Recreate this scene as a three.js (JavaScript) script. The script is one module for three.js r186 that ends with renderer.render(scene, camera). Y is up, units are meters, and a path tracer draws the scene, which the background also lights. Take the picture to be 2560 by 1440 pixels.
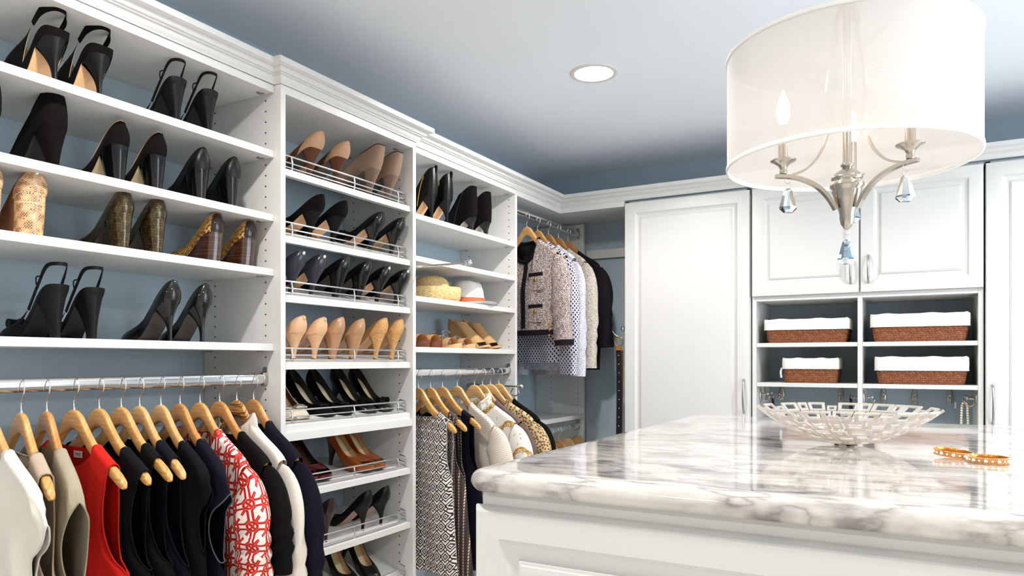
import * as THREE from 'three';
import { RoundedBoxGeometry } from 'three/addons/geometries/RoundedBoxGeometry.js';
import { mergeGeometries, mergeVertices, toCreasedNormals } from 'three/addons/utils/BufferGeometryUtils.js';
import { RectAreaLightUniformsLib } from 'three/addons/lights/RectAreaLightUniformsLib.js';

// ---------------------------------------------------------------- camera, light, exposure
const scene = new THREE.Scene();
const H = 1.25;                                   // camera height above the floor
const FOC = 1810, HOR = 903, YAW = 29.1 * Math.PI / 180;
const camera = new THREE.PerspectiveCamera(2 * Math.atan(720 / FOC) * 180 / Math.PI, 2560 / 1440, 0.05, 60);
camera.position.set(0, H, 0);
camera.rotation.y = YAW;
camera.setViewOffset(2560, 1440, 0, -(HOR - 720), 2560, 1440);
camera.updateProjectionMatrix();
const renderer = new THREE.WebGLRenderer({ antialias: true });
renderer.toneMapping = THREE.LinearToneMapping;
renderer.toneMappingExposure = 1.58;
renderer.shadowMap.enabled = true;
RectAreaLightUniformsLib.init();
scene.background = new THREE.Color(0.76, 0.87, 1.0);   // daylight outside the window behind the camera
scene.backgroundIntensity = 4.5;
const CAN_I = 4.0, CAN_COL = new THREE.Color(1.0, 0.962, 0.915), BULB_I = 0.012, BULB_COL = new THREE.Color(1.0, 0.90, 0.78);
const CANS = [[-1.06, -2.54], [-1.06, -0.78], [-1.06, 1.35], [0.8, -2.54], [0.8, -0.78], [0.8, 1.35]];

// ---------------------------------------------------------------- helpers
const rnd = (seed) => { let s = seed >>> 0; return () => { s = (s + 0x6D2B79F5) | 0; let t = Math.imul(s ^ (s >>> 15), 1 | s); t = (t + Math.imul(t ^ (t >>> 7), 61 | t)) ^ t; return ((t ^ (t >>> 14)) >>> 0) / 4294967296; }; };
const clamp = (x, a = 0, b = 1) => Math.min(b, Math.max(a, x));
const lerp = (a, b, t) => a + (b - a) * t;
const sst = (a, b, x) => { const t = clamp((x - a) / (b - a)); return t * t * (3 - 2 * t); };
const table = (pts, x) => { if (x <= pts[0][0]) return pts[0][1]; for (let i = 1; i < pts.length; i++) if (x <= pts[i][0]) { const t = (x - pts[i - 1][0]) / (pts[i][0] - pts[i - 1][0]); return lerp(pts[i - 1][1], pts[i][1], t); } return pts[pts.length - 1][1]; };
const V = (x, y, z) => new THREE.Vector3(x, y, z);
// where the sight line of a photograph pixel meets a real plane of the room
function sight(px, py) { const dx = (px - 1280) / FOC, c = Math.cos(YAW), s = Math.sin(YAW); return V(dx * c - s, (HOR - py) / FOC, -dx * s - c); }
const onX = (px, py, X) => { const r = sight(px, py); r.multiplyScalar(X / r.x); r.y += H; return r; };
const onZ = (px, py, Z) => { const r = sight(px, py); r.multiplyScalar(Z / r.z); r.y += H; return r; };
const onY = (px, py, Y) => { const r = sight(px, py); r.multiplyScalar((Y - H) / r.y); r.y += H; return r; };
const pixelX = (p) => { const c = Math.cos(YAW), s = Math.sin(YAW); return 1280 + FOC * (p.x * c - p.z * s) / -(p.x * s + p.z * c); };

const taken = new Map();
const numbered = (n) => { const k = taken.get(n) || 0; taken.set(n, k + 1); return k ? n + '_' + String(k).padStart(3, '0') : n; };
function shadow(o) { o.traverse((c) => { if (c.isMesh) { c.castShadow = true; c.receiveShadow = true; } }); return o; }
function part(name, geo, material, parent) {
  const g = Array.isArray(geo) ? (geo.length > 1 ? mergeGeometries(geo.map(plain)) : geo[0]) : geo;
  const m = new THREE.Mesh(g, material); m.name = name; m.castShadow = m.receiveShadow = true;
  if (parent) parent.add(m);
  return m;
}
function plain(g) { const n = g.index ? g.toNonIndexed() : g; for (const k of Object.keys(n.attributes)) if (!['position', 'normal', 'uv'].includes(k)) n.deleteAttribute(k); if (!n.attributes.uv) n.setAttribute('uv', new THREE.BufferAttribute(new Float32Array(n.attributes.position.count * 2), 2)); return n; }
function thing(name, label, category, pos = [0, 0, 0], turn = 0, group) {
  const o = new THREE.Group(); o.name = numbered(name); o.position.set(...pos); o.rotation.y = turn;
  o.userData = { label, category }; if (group) o.userData.group = group; scene.add(o); return o;
}
function struct(name, geo, material, parent) {
  const m = part(parent ? name : numbered(name), geo, material, parent); m.userData.kind = 'structure'; if (!parent) scene.add(m); return m;
}
// a board between two opposite corners, with softened edges
function board(x0, x1, y0, y1, z0, z1, r = 0.0012) {
  const g = new RoundedBoxGeometry(Math.abs(x1 - x0), Math.abs(y1 - y0), Math.abs(z1 - z0), 1, Math.min(r, Math.abs(x1 - x0) / 2.1, Math.abs(y1 - y0) / 2.1, Math.abs(z1 - z0) / 2.1));
  g.translate((x0 + x1) / 2, (y0 + y1) / 2, (z0 + z1) / 2); return g;
}
function rod(a, b, r, r2 = r, n = 14) {            // a straight round bar from a to b
  const d = b.clone().sub(a), g = new THREE.CylinderGeometry(r2, r, d.length(), n, 1);
  g.translate(0, d.length() / 2, 0); g.applyQuaternion(new THREE.Quaternion().setFromUnitVectors(V(0, 1, 0), d.normalize())); g.translate(a.x, a.y, a.z); return g;
}
const tube = (pts, r, seg = 40, rad = 8, closed = false) => new THREE.TubeGeometry(new THREE.CatmullRomCurve3(pts, closed), seg, r, rad, closed);
const ball = (r, x, y, z, n = 14) => { const g = new THREE.SphereGeometry(r, n, Math.ceil(n * 0.7)); g.translate(x, y, z); return g; };
const lathe = (pts, n = 28) => new THREE.LatheGeometry(pts.map((p) => new THREE.Vector2(p[0], p[1])), n);
const move = (g, x, y, z) => { g.translate(x, y, z); return g; };
// a surface from rows of points: P[i][j]; uv in metres when given
function grid(P, { closeU = false, closeV = false, uv = null, skip = null } = {}) {
  const n = P.length, m = P[0].length, pos = [], u = [], idx = [];
  for (let i = 0; i < n; i++) for (let j = 0; j < m; j++) { const p = P[i][j]; pos.push(p.x, p.y, p.z); const t = uv ? uv(i, j, p) : [j / (m - 1), i / (n - 1)]; u.push(t[0], t[1]); }
  const nu = closeU ? n : n - 1, mv = closeV ? m : m - 1;
  for (let i = 0; i < nu; i++) for (let j = 0; j < mv; j++) {
    if (skip && skip(i, j)) continue;
    const a = i * m + j, b = ((i + 1) % n) * m + j, c = ((i + 1) % n) * m + (j + 1) % m, d = i * m + (j + 1) % m;
    idx.push(a, b, c, a, c, d);
  }
  const g = new THREE.BufferGeometry(); g.setAttribute('position', new THREE.Float32BufferAttribute(pos, 3)); g.setAttribute('uv', new THREE.Float32BufferAttribute(u, 2)); g.setIndex(idx); g.computeVertexNormals(); return g;
}
function fan(loop) {                                // closes a ring of points with a flat cap
  const c = loop.reduce((s, p) => s.add(p), V(0, 0, 0)).multiplyScalar(1 / loop.length); return grid([loop.map(() => c), loop], { closeV: true });
}
const solid = (rings) => mergeGeometries([plain(grid(rings, { closeV: true })), plain(fan(rings[0])), plain(fan(rings[rings.length - 1]))]);

// ---------------------------------------------------------------- materials
const std = (color, roughness = 0.6, metalness = 0, extra = {}) => new THREE.MeshStandardMaterial({ color, roughness, metalness, side: THREE.DoubleSide, ...extra });
const phys = (o) => new THREE.MeshPhysicalMaterial({ side: THREE.DoubleSide, ...o });
function canvasTex(w, h, draw, metres = [1, 1], srgb = true) {
  const c = document.createElement('canvas'); c.width = w; c.height = h; draw(c.getContext('2d'), w, h);
  const t = new THREE.CanvasTexture(c); t.wrapS = t.wrapT = THREE.RepeatWrapping; t.repeat.set(1 / metres[0], 1 / metres[1]); if (srgb) t.colorSpace = THREE.SRGBColorSpace; t.magFilter = THREE.LinearFilter; return t;
}
// tileable value noise
function noiseField(n, seed, octaves = 4, base = 8, sx = 1, sy = 1) {
  const out = new Float32Array(n * n);
  for (let o = 0; o < octaves; o++) {
    const f = base << o, fx = Math.max(1, Math.round(f * sx)), fy = Math.max(1, Math.round(f * sy)), r = rnd(seed + o * 71), L = new Float32Array(fx * fy).map(() => r());
    for (let y = 0; y < n; y++) for (let x = 0; x < n; x++) {
      const gx = x / n * fx, gy = y / n * fy, ix = Math.floor(gx), iy = Math.floor(gy), u = (gx - ix) ** 2 * (3 - 2 * (gx - ix)), v = (gy - iy) ** 2 * (3 - 2 * (gy - iy));
      const a = L[iy % fy * fx + ix % fx], b = L[iy % fy * fx + (ix + 1) % fx], c = L[(iy + 1) % fy * fx + ix % fx], d = L[(iy + 1) % fy * fx + (ix + 1) % fx];
      out[y * n + x] += lerp(lerp(a, b, u), lerp(c, d, u), v) / (1 << o);
    }
  }
  let lo = 1e9, hi = -1e9; for (const v of out) { lo = Math.min(lo, v); hi = Math.max(hi, v); }
  return out.map((v) => (v - lo) / (hi - lo));
}
function dataTex(n, fill, metres, srgb = true) {
  const d = new Uint8Array(n * n * 4); for (let i = 0; i < n * n; i++) { const c = fill(i % n, Math.floor(i / n), i); d[4 * i] = c[0]; d[4 * i + 1] = c[1]; d[4 * i + 2] = c[2]; d[4 * i + 3] = 255; }
  const t = new THREE.DataTexture(d, n, n); t.wrapS = t.wrapT = THREE.RepeatWrapping; t.magFilter = THREE.LinearFilter; t.minFilter = THREE.LinearMipmapLinearFilter; t.generateMipmaps = true; t.repeat.set(1 / metres, 1 / metres); if (srgb) t.colorSpace = THREE.SRGBColorSpace; t.needsUpdate = true; return t;
}
const nFine = noiseField(256, 11, 3, 64), nMid = noiseField(256, 23, 4, 12), nGrain = noiseField(256, 37, 4, 6, 0.5, 9);
const bumpOf = (f, metres) => dataTex(256, (x, y, i) => { const v = f[i] * 255; return [v, v, v]; }, metres, false);
const fineBump = bumpOf(nFine, 0.06), midBump = bumpOf(nMid, 0.4);
const M = {
  white: std('#dad9d6', 0.38), ceiling: std('#e9eff6', 0.9), wall: std('#abbcc6', 0.85, 0, { bumpMap: fineBump, bumpScale: 0.0006 }),
  floor: std('#efeae2', 0.8), chrome: std('#e4e6e8', 0.12, 1), steel: std('#b9b6b2', 0.3, 1), nickel: std('#c6bdb2', 0.24, 1), dark: std('#1b1917', 0.7), hole: std('#2a2622', 0.9),
  hang: std('#d9a45f', 0.3), gold: std('#c79a45', 0.3, 1),
};

// ---------------------------------------------------------------- the room
const WL = -1.978, WB = -3.896, WR = 1.75, WF = 2.4, CEIL = H + 1.088, T = 0.12;
struct('floor', board(WL - T, WR + T, -T, 0, WB - T, WF + T), M.floor);
// ceiling with a hole for each recessed lamp
{
  const s = new THREE.Shape(); s.moveTo(WL - T, -(WF + T)); s.lineTo(WR + T, -(WF + T)); s.lineTo(WR + T, -(WB - T)); s.lineTo(WL - T, -(WB - T)); s.closePath();
  for (const [x, z] of CANS) { const h = new THREE.Path(); h.absarc(x, -z, 0.073, 0, Math.PI * 2, true); s.holes.push(h); }
  const g = new THREE.ExtrudeGeometry(s, { depth: 0.1, bevelEnabled: false, curveSegments: 32 }); g.rotateX(-Math.PI / 2); g.translate(0, CEIL, 0);
  struct('ceiling', g, M.ceiling);
}
struct('wall_left', board(WL - T, WL, 0, CEIL, WB - T, WF + T), M.wall);
struct('wall_back', board(WL, WR, 0, CEIL, WB - T, WB), M.wall);
struct('wall_front', board(WL, WR, 0, CEIL, WF, WF + T), M.white);
{ // the wall on the right has the window that lets the daylight in, outside the picture
  const z0 = -2.75, z1 = -1.25, y0 = 0.6, y1 = 2.28;
  struct('wall_right', [board(WR, WR + T, 0, CEIL, WB - T, z0), board(WR, WR + T, 0, CEIL, z1, WF + T), board(WR, WR + T, 0, y0, z0, z1), board(WR, WR + T, y1, CEIL, z0, z1)], M.white);
  const w = new THREE.Group(); w.name = 'window_1'; w.userData.kind = 'structure'; scene.add(w);
  struct('window_frame', [board(WR + 0.03, WR + 0.09, y0, y1, z0, z0 + 0.05), board(WR + 0.03, WR + 0.09, y0, y1, z1 - 0.05, z1), board(WR + 0.03, WR + 0.09, y0, y0 + 0.05, z0, z1), board(WR + 0.03, WR + 0.09, y1 - 0.05, y1, z0, z1), board(WR + 0.03, WR + 0.09, y0, y1, -2.03, -1.97)], M.white, w);
}
// recessed ceiling lamps
{
  const glow = std('#ffffff', 0.5, 0, { emissive: new THREE.Color(1, 0.93, 0.82), emissiveIntensity: 6 });
  CANS.forEach(([x, z], i) => {
    const t = thing('recessed_light', ['round recessed ceiling lamp glowing white, the only one in the picture', 'recessed ceiling lamp above the aisle beside the dresses', 'recessed ceiling lamp above the aisle behind the camera', 'recessed ceiling lamp in front of the tall cabinet at the right', 'recessed ceiling lamp right of the island', 'recessed ceiling lamp behind the camera on the window side'][i], 'ceiling light', [x, CEIL, z], 0, i ? 'ceiling lamps outside the picture' : undefined);
    part('trim_ring', lathe([[0.071, 0.03], [0.0715, 0.0], [0.074, -0.004], [0.088, -0.004], [0.0905, -0.001], [0.0905, 0.0005]], 48), M.white, t);
    part('reflector', lathe([[0.071, 0.004], [0.066, 0.05]], 40), M.white, t);
    part('lens', move(new THREE.CylinderGeometry(0.066, 0.066, 0.006, 40), 0, 0.022, 0), glow, t);
    const l = new THREE.SpotLight(CAN_COL, CAN_I, 0, 1.44, 0.35, 2); l.position.set(0, 0.012, 0); l.target.position.set(0, -1, 0); l.castShadow = true; l.shadow.radius = 2.4; l.shadow.mapSize.set(1024, 1024); t.add(l); t.add(l.target);
  });
}
// ---------------------------------------------------------------- crown moulding on top of the cabinets
const X1 = -1.665, X2 = -1.637, ZB = -3.52, CR0 = H + 0.821;
{
  const prof = [[0, 0], [0.004, 0], [0.0045, 0.003], [0.008, 0.0065], [0.012, 0.013], [0.014, 0.0205], [0.0205, 0.021], [0.0205, 0.0245], [0.026, 0.0255], [0.030, 0.0295], [0.032, 0.0345], [0.033, 0.0365], [0.0425, 0.037], [0.0455, 0.0395], [0.050, 0.040], [0.050, 0.057], [0, 0.057]];
  const sweep = (path) => {                              // path of [x, z]; the room lies to its right
    const n = path.length, out = [];
    for (const [o, u] of prof) {
      const row = [];
      for (let i = 0; i < n; i++) {
        const a = path[Math.max(0, i - 1)], b = path[i], c = path[Math.min(n - 1, i + 1)];
        const d1 = i ? V(b[0] - a[0], 0, b[1] - a[1]).normalize() : V(c[0] - b[0], 0, c[1] - b[1]).normalize(), d2 = i < n - 1 ? V(c[0] - b[0], 0, c[1] - b[1]).normalize() : d1;
        const n1 = V(-d1.z, 0, d1.x), n2 = V(-d2.z, 0, d2.x), m = n1.clone().add(n2); m.multiplyScalar(1 / Math.max(0.3, m.dot(n1)));
        row.push(V(b[0] + m.x * o, CR0 + u, b[1] + m.z * o));
      }
      out.push(row);
    }
    return toCreasedNormals(grid(out), 0.5);
  };
  struct('trim_1', sweep([[X1, 0.6], [X1, -1.5375]]), M.white);
  struct('trim_2', sweep([[X1 - 0.3, -1.5378], [X2, -1.5378], [X2, -2.2], [X1 - 0.3, -2.2]]), M.white);
  struct('trim_3', sweep([[X1, -2.2], [X1, ZB], [1.3, ZB]]), M.white);
}
// ---------------------------------------------------------------- closet units along the left wall
function pegHoles(list) {                               // drilled rows: [x, y, z, normal axis, sign]
  return list.map(([x, y, z]) => { const g = new THREE.CylinderGeometry(0.0026, 0.0026, 0.0012, 8); g.rotateX(Math.PI / 2); g.translate(x, y, z); return g; });
}
function camLock(parent, x, y, z) {
  part('shelf_lock', move(lathe([[0, -0.0022], [0.006, -0.003], [0.011, -0.002], [0.012, 0]], 14), x, y, z), M.steel, parent);
}
const SH = 0.021;
const unit1 = thing('closet_shelving', 'white closet unit with four open shoe shelves over a chrome hanging rod', 'closet shelving');
const unit2 = thing('closet_shelving', 'narrow white closet tower with slanted shoe shelves and chrome toe fences', 'closet shelving');
const unit3 = thing('closet_shelving', 'white closet unit holding boots, hats and sandals above a short rod', 'closet shelving');
const unit4 = thing('closet_shelving', 'white corner closet unit with jackets on a high rod and empty hangers below', 'closet shelving');
{ // unit 1
  const zl = 0.55, zr = -1.5365;
  part('side_panel', board(WL + 0.001, X1, 0.002, H + 0.82, zl, zl + 0.019), M.white, unit1);
  part('top_panel', board(WL + 0.001, X1, H + 0.798, H + 0.82, zl, zr), M.white, unit1);
  for (const b of [0.605, 0.4155, 0.2535, 0.031]) {
    const s = part('shelf', board(WL + 0.001, X1, H + b, H + b + SH, zl, zr), M.white, unit1);
    for (const x of [-1.70, -1.93]) camLock(s, x, H + b, zr + 0.02);
  }
  for (const x of [-1.70, -1.93]) camLock(unit1, x, H + 0.798, zr + 0.02);
}
{ // unit 2: panels shared with its neighbours
  const zl = -1.537, zr = -2.181;
  part('side_panel', board(WL + 0.001, X2, 0.002, H + 0.82, zl, zl - 0.019), M.white, unit2);
  part('side_panel', board(WL + 0.001, X2, 0.002, H + 0.82, zr, zr - 0.019), M.white, unit2);
  part('top_panel', board(WL + 0.001, X2, H + 0.795, H + 0.82, zl - 0.019, zr), M.white, unit2);
  for (const x of [-1.70, -1.93]) camLock(unit2, x, H + 0.795, zr + 0.02);
  const holes = [];
  for (let k = -40; k < 26; k++) { const y = H + 0.012 + k * 0.032; for (const x of [-1.70, -1.925]) { holes.push([x, y, zl + 0.0002], [x, y, zr + 0.0002]); } }
  part('peg_holes', pegHoles(holes), M.hole, unit2).userData.kind = 'stuff';
}
const SLR = [0.30, 0.30, 0.28, 0.20, 0.18, 0.10, 0.10, 0.34];                                      // slope of the shoe shelves
const slantTop = (k, x) => H + SLB[k] + 0.0185 + (X2 - 0.012 - x) * Math.tan(SLR[k]);
const SLB = [0.558, 0.357, 0.178, -0.025, -0.214, -0.42, -0.622, -0.83];
SLB.forEach((b, row) => {
  const z0 = -1.5572, z1 = -2.1800, xf = X2 - 0.011, xb = WL + 0.012;
  const dx = xf - xb, rise = dx * Math.tan(SLR[row]), th = 0.019;
  const pr = new THREE.Shape(); pr.moveTo(xf, 0); pr.lineTo(xf, 0.020); pr.lineTo(xf - 0.004, 0.0215); pr.lineTo(xb, 0.0215 + rise); pr.lineTo(xb, 0.0215 + rise - th); pr.lineTo(xf - 0.02, 0.0215 - th + 0.004); pr.lineTo(xf - 0.02, 0); pr.closePath();
  const g = new THREE.ExtrudeGeometry(pr, { depth: z0 - z1, bevelEnabled: false }); g.translate(0, H + b, z1);
  const s = part('slanted_shelf', g, M.white, unit2);
  // chrome toe fence: three rails, three posts
  const y0 = H + b + 0.0205, xr = xf - 0.012, zA = z0 - 0.004, zC = z1 + 0.012;
  for (const [h, r] of [[0.044, 0.0028], [0.0235, 0.0021], [0.0095, 0.0021]]) {
    part('fence_rail', tube([V(xr, y0 + h, zA), V(xr, y0 + h, zC + 0.006), V(xr - 0.004, y0 + h, zC), V(xr - 0.028, y0 + h + 0.005, zC - 0.002)], r, 24, 8), M.chrome, s);
  }
  for (const f of [0.07, 0.52, 0.90]) part('fence_post', tube([V(xr + 0.001, y0 - 0.001, lerp(z0, z1, f)), V(xr + 0.004, y0 + 0.02, lerp(z0, z1, f)), V(xr, y0 + 0.044, lerp(z0, z1, f))], 0.003, 12, 8), M.chrome, s);
});
part('shelf', board(WL + 0.001, X2 - 0.002, H - 0.241, H - 0.2142, -1.5565, -2.1805), M.white, unit2);
{ // unit 3
  const zl = -2.2005, zr = -3.024;
  part('side_panel', board(WL + 0.001, X1, 0.002, H + 0.82, zr, zr - 0.019), M.white, unit3);
  part('top_panel', board(WL + 0.001, X1, H + 0.797, H + 0.82, zl, zr), M.white, unit3);
  for (const x of [-1.70, -1.93]) camLock(unit3, x, H + 0.797, zr + 0.02);
  for (const b of [0.545, 0.383, 0.2295, 0.034]) {
    const s = part('shelf', board(WL + 0.001, X1, H + b, H + b + SH, zl, zr), M.white, unit3);
    for (const x of [-1.70, -1.93]) camLock(s, x, H + b, zr + 0.02);
  }
  const holes = []; for (let k = -40; k < 26; k++) for (const x of [-1.70, -1.925]) holes.push([x, H + 0.005 + k * 0.032, zr + 0.0002]);
  part('peg_holes', pegHoles(holes), M.hole, unit3).userData.kind = 'stuff';
}
{ // unit 4, in the corner
  const zl = -3.0435, zr = -3.84;
  part('side_panel', board(WL + 0.001, X1, 0.002, H + 0.79, zr, zr - 0.019), M.white, unit4);
  const top = new THREE.Shape(); top.moveTo(WL + 0.001, 3.0435); top.lineTo(X1, 3.0435); top.lineTo(X1, -ZB); top.lineTo(-1.302, -ZB); top.lineTo(-1.302, -WB - 0.001); top.lineTo(WL + 0.001, -WB - 0.001); top.closePath();
  const g = new THREE.ExtrudeGeometry(top, { depth: 0.028, bevelEnabled: false }); g.rotateX(-Math.PI / 2); g.translate(0, H + 0.793, 0);
  part('top_panel', g, M.white, unit4);
  part('shelf', board(WL + 0.001, X1, H - 0.327, H - 0.303, zl, zr), M.white, unit4);
  part('cleat', board(-1.664, -1.302, H + 0.59, H + 0.64, WB + 0.001, WB + 0.02), M.white, unit4);
  const holes = []; for (let k = -40; k < 24; k++) for (const x of [-1.70, -1.87]) holes.push([x, H + 0.005 + k * 0.032, zr + 0.0002]);
  part('peg_holes', pegHoles(holes), M.hole, unit4).userData.kind = 'stuff';
}
// hanging rods: an oval chrome bar between two cup flanges
function closetRod(label, x, y, z0, z1, ends = [true, true], rx = 0.009, ry = 0.0155) {
  const t = thing('hanging_rod', label, 'clothes rod', [x, H + y, z1]);
  const n = 24, ring = (z) => Array.from({ length: n }, (_, i) => { const a = i / n * Math.PI * 2, c = Math.cos(a), s = Math.sin(a); return V(rx * Math.sign(c) * Math.abs(c) ** 0.8, ry * Math.sign(s) * Math.abs(s) ** 0.8, z); });
  part('bar', solid([ring(0.003), ring(z0 - z1 - 0.003)]), M.chrome, t);
  [[0.0005, 1], [z0 - z1 - 0.0005, -1]].forEach(([z, s], i) => {
    if (!ends[i]) return;
    const f = [], sc = (k, zz) => ring(zz).map((p) => V(p.x * k, p.y * k, zz));
    part('flange', [solid([sc(1.32, z), sc(1.32, z + s * 0.012), sc(1.18, z + s * 0.014)]), move(board(-0.010, 0.010, 0.012, 0.034, 0, 0.003 * 1), 0, 0, z + (s < 0 ? -0.003 : 0))], M.steel, t);
  });
  return t;
}
closetRod('long chrome hanging rod under the lowest left shoe shelf, full of dresses', -1.70, -0.0525, 0.549, -1.5368, [true, false]);
closetRod('short chrome rod under the sandal shelf with patterned blouses', -1.70, -0.045, -2.2008, -3.0235);
closetRod('chrome rod high in the corner with the tweed jackets', -1.70, 0.733, -3.0438, -3.8395);
closetRod('low chrome rod in the corner with empty wooden hangers', -1.70, -0.372, -3.0438, -3.8395);

// ---------------------------------------------------------------- raised panel doors
// nested rectangles: [inset, height]; the face looks to +z
function panelDoor(w, h, prof, back = 0.02) {
  const rect = (i, z) => [V(-w / 2 + i, -h / 2 + i, z), V(w / 2 - i, -h / 2 + i, z), V(w / 2 - i, h / 2 - i, z), V(-w / 2 + i, h / 2 - i, z)];
  const rows = [rect(0, -back), ...prof.map(([i, z]) => rect(i, z))];
  const g = mergeGeometries([plain(grid(rows, { closeV: true })), plain(fan(rows[rows.length - 1])), plain(fan(rows[0]))]);
  return toCreasedNormals(g, 0.35);
}
const DOORP = (f) => [[0, -0.003], [0.0012, -0.001], [0.004, 0], [f, 0], [f + 0.001, -0.001], [f + 0.006, -0.006], [f + 0.014, -0.0095], [f + 0.024, -0.010], [f + 0.0255, -0.0095], [f + 0.0275, -0.0045], [f + 0.030, -0.0040], [f + 0.0315, -0.0015], [f + 0.034, -0.001]];
function barHandle(parent, x, y, z, len) {
  const pts = []; for (let i = 0; i <= 16; i++) { const t = i / 16; pts.push(V(x, y + (t - 0.5) * len, z + 0.028 * Math.sin(Math.PI * clamp(t * 1.0)) ** 0.45)); }
  const g = tube(pts, 0.0048, 40, 8);
  part('handle', [g, ball(0.0062, x, y - len / 2, z + 0.002, 10), ball(0.0062, x, y + len / 2, z + 0.002, 10)], M.steel, parent);
}
{ // tall cabinet left of the cubbies
  const t = thing('tall_cabinet', 'tall white wardrobe cabinet with one long raised panel door', 'cabinet', [-0.99, 0, ZB]);
  const x0 = -0.310, x1 = 0.312, y0 = 0.05, y1 = H + 0.808;
  part('carcass', [board(x0, x0 + 0.019, 0.002, y1 + 0.01, -0.372, -0.0205), board(x1 - 0.019, x1, 0.002, y1 + 0.01, -0.372, -0.0205), board(x0, x1, 0.06, 0.08, -0.37, -0.0205), board(x0, x1, y1 - 0.02, y1 + 0.01, -0.37, -0.0205), board(x0, x1, 0.002, y1, -0.374, -0.366)], M.white, t);
  const d = part('door', move(panelDoor(x1 - x0 - 0.004, y1 - y0, DOORP(0.055)), 0, (y0 + y1) / 2, 0), M.white, t);
  barHandle(d, 0.285, H - 0.165, 0.0, 0.155);
}
{ // upper cabinet and cubbies
  const t = thing('cubby_cabinet', 'white wall cabinet with two raised panel doors above four basket cubbies', 'cabinet', [-0.2125, 0, ZB]);
  const xl = -0.459, xr = 0.459, zb = -0.30, yD = H + 0.303;
  part('side_panel', board(xl, xl + 0.019, 0.002, H + 0.82, -0.374, -0.0205), M.white, t);
  part('side_panel', board(xr - 0.019, xr, 0.002, H + 0.82, -0.374, -0.0205), M.white, t);
  part('divider', board(-0.0095, 0.0095, 0.002, H + 0.799, -0.374, -0.0205), M.white, t);
  part('front_rail', board(xl + 0.0192, -0.0097, H + 0.281, H + 0.303, -0.04, -0.0205), M.white, t); part('front_rail', board(0.0097, xr - 0.0192, H + 0.281, H + 0.303, -0.04, -0.0205), M.white, t);
  for (const [a, b] of [[xl + 0.0195, -0.01], [0.01, xr - 0.0195]]) {
    part('shelf', board(a, b, H + 0.280, H + 0.299, -0.374, -0.041), M.white, t);
    part('shelf', board(a, b, H + 0.066, H + 0.085, -0.374, -0.022), M.white, t);
    part('shelf', board(a, b, H - 0.119, H - 0.100, -0.374, -0.022), M.white, t);
    for (const y of [0.280, 0.066, -0.119]) for (const x of [a + 0.02, b - 0.02]) for (const z of [-0.08, -0.2]) camLock(t, x, H + y, z);
  }
  part('top_panel', board(xl + 0.02, xr - 0.02, H + 0.80, H + 0.82, -0.374, -0.021), M.white, t);
  const w = 0.4535, h = 0.505;
  for (const s of [-1, 1]) {
    const d = part('door', move(panelDoor(w, h, DOORP(0.05)), s * 0.2305, yD + h / 2, 0), M.white, t);
    barHandle(d, s * 0.035, yD + 0.10, 0.0, 0.115);
  }
}
{ // tall cabinet right of the cubbies
  const t = thing('tall_cabinet', 'tall white cabinet at the right edge with a raised panel door and bar handle', 'cabinet', [0.56, 0, ZB]);
  const x0 = -0.308, x1 = 0.31, y0 = 0.05, y1 = H + 0.808;
  part('carcass', [board(x0, x0 + 0.019, 0.002, y1 + 0.01, -0.372, -0.0205), board(x1 - 0.019, x1, 0.002, y1 + 0.01, -0.372, -0.0205), board(x0, x1, 0.06, 0.08, -0.37, -0.0205), board(x0, x1, y1 - 0.02, y1 + 0.01, -0.37, -0.0205), board(x0, x1, 0.002, y1, -0.374, -0.366)], M.white, t);
  const d = part('door', move(panelDoor(x1 - x0 - 0.004, y1 - y0, DOORP(0.055)), 0, (y0 + y1) / 2, 0), M.white, t);
  barHandle(d, -0.283, H - 0.175, 0.0, 0.155);
}
// ---------------------------------------------------------------- island
const IX0 = -0.735, IX1 = 0.48, IZ0 = -1.125, IZ1 = -2.735, ITOP = H - 0.2;
{
  const t = thing('island_cabinet', 'white island cabinet with raised panel end under the marble slab', 'cabinet', [(IX0 + IX1) / 2, 0, (IZ0 + IZ1) / 2]);
  const w = IX1 - IX0 - 0.052, d = IZ0 - IZ1 - 0.07, h = ITOP - 0.0425;
  part('carcass', board(-w / 2, w / 2, 0.002, h, -d / 2, d / 2, 0.002), M.white, t);
  const dh = h - 0.105, door = panelDoor(w + 0.02, dh, [[0, -0.016], [0.001, -0.012], [0.007, -0.002], [0.010, 0], [0.056, 0], [0.057, -0.002], [0.066, -0.010], [0.080, -0.015], [0.0905, -0.016], [0.092, -0.0155], [0.094, -0.008], [0.099, -0.007], [0.1005, -0.003], [0.107, -0.0015]], 0.0195);
  part('end_panel', move(door, 0, 0.08 + dh / 2 + 0.0, d / 2 + 0.020), M.white, t);
}
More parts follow.
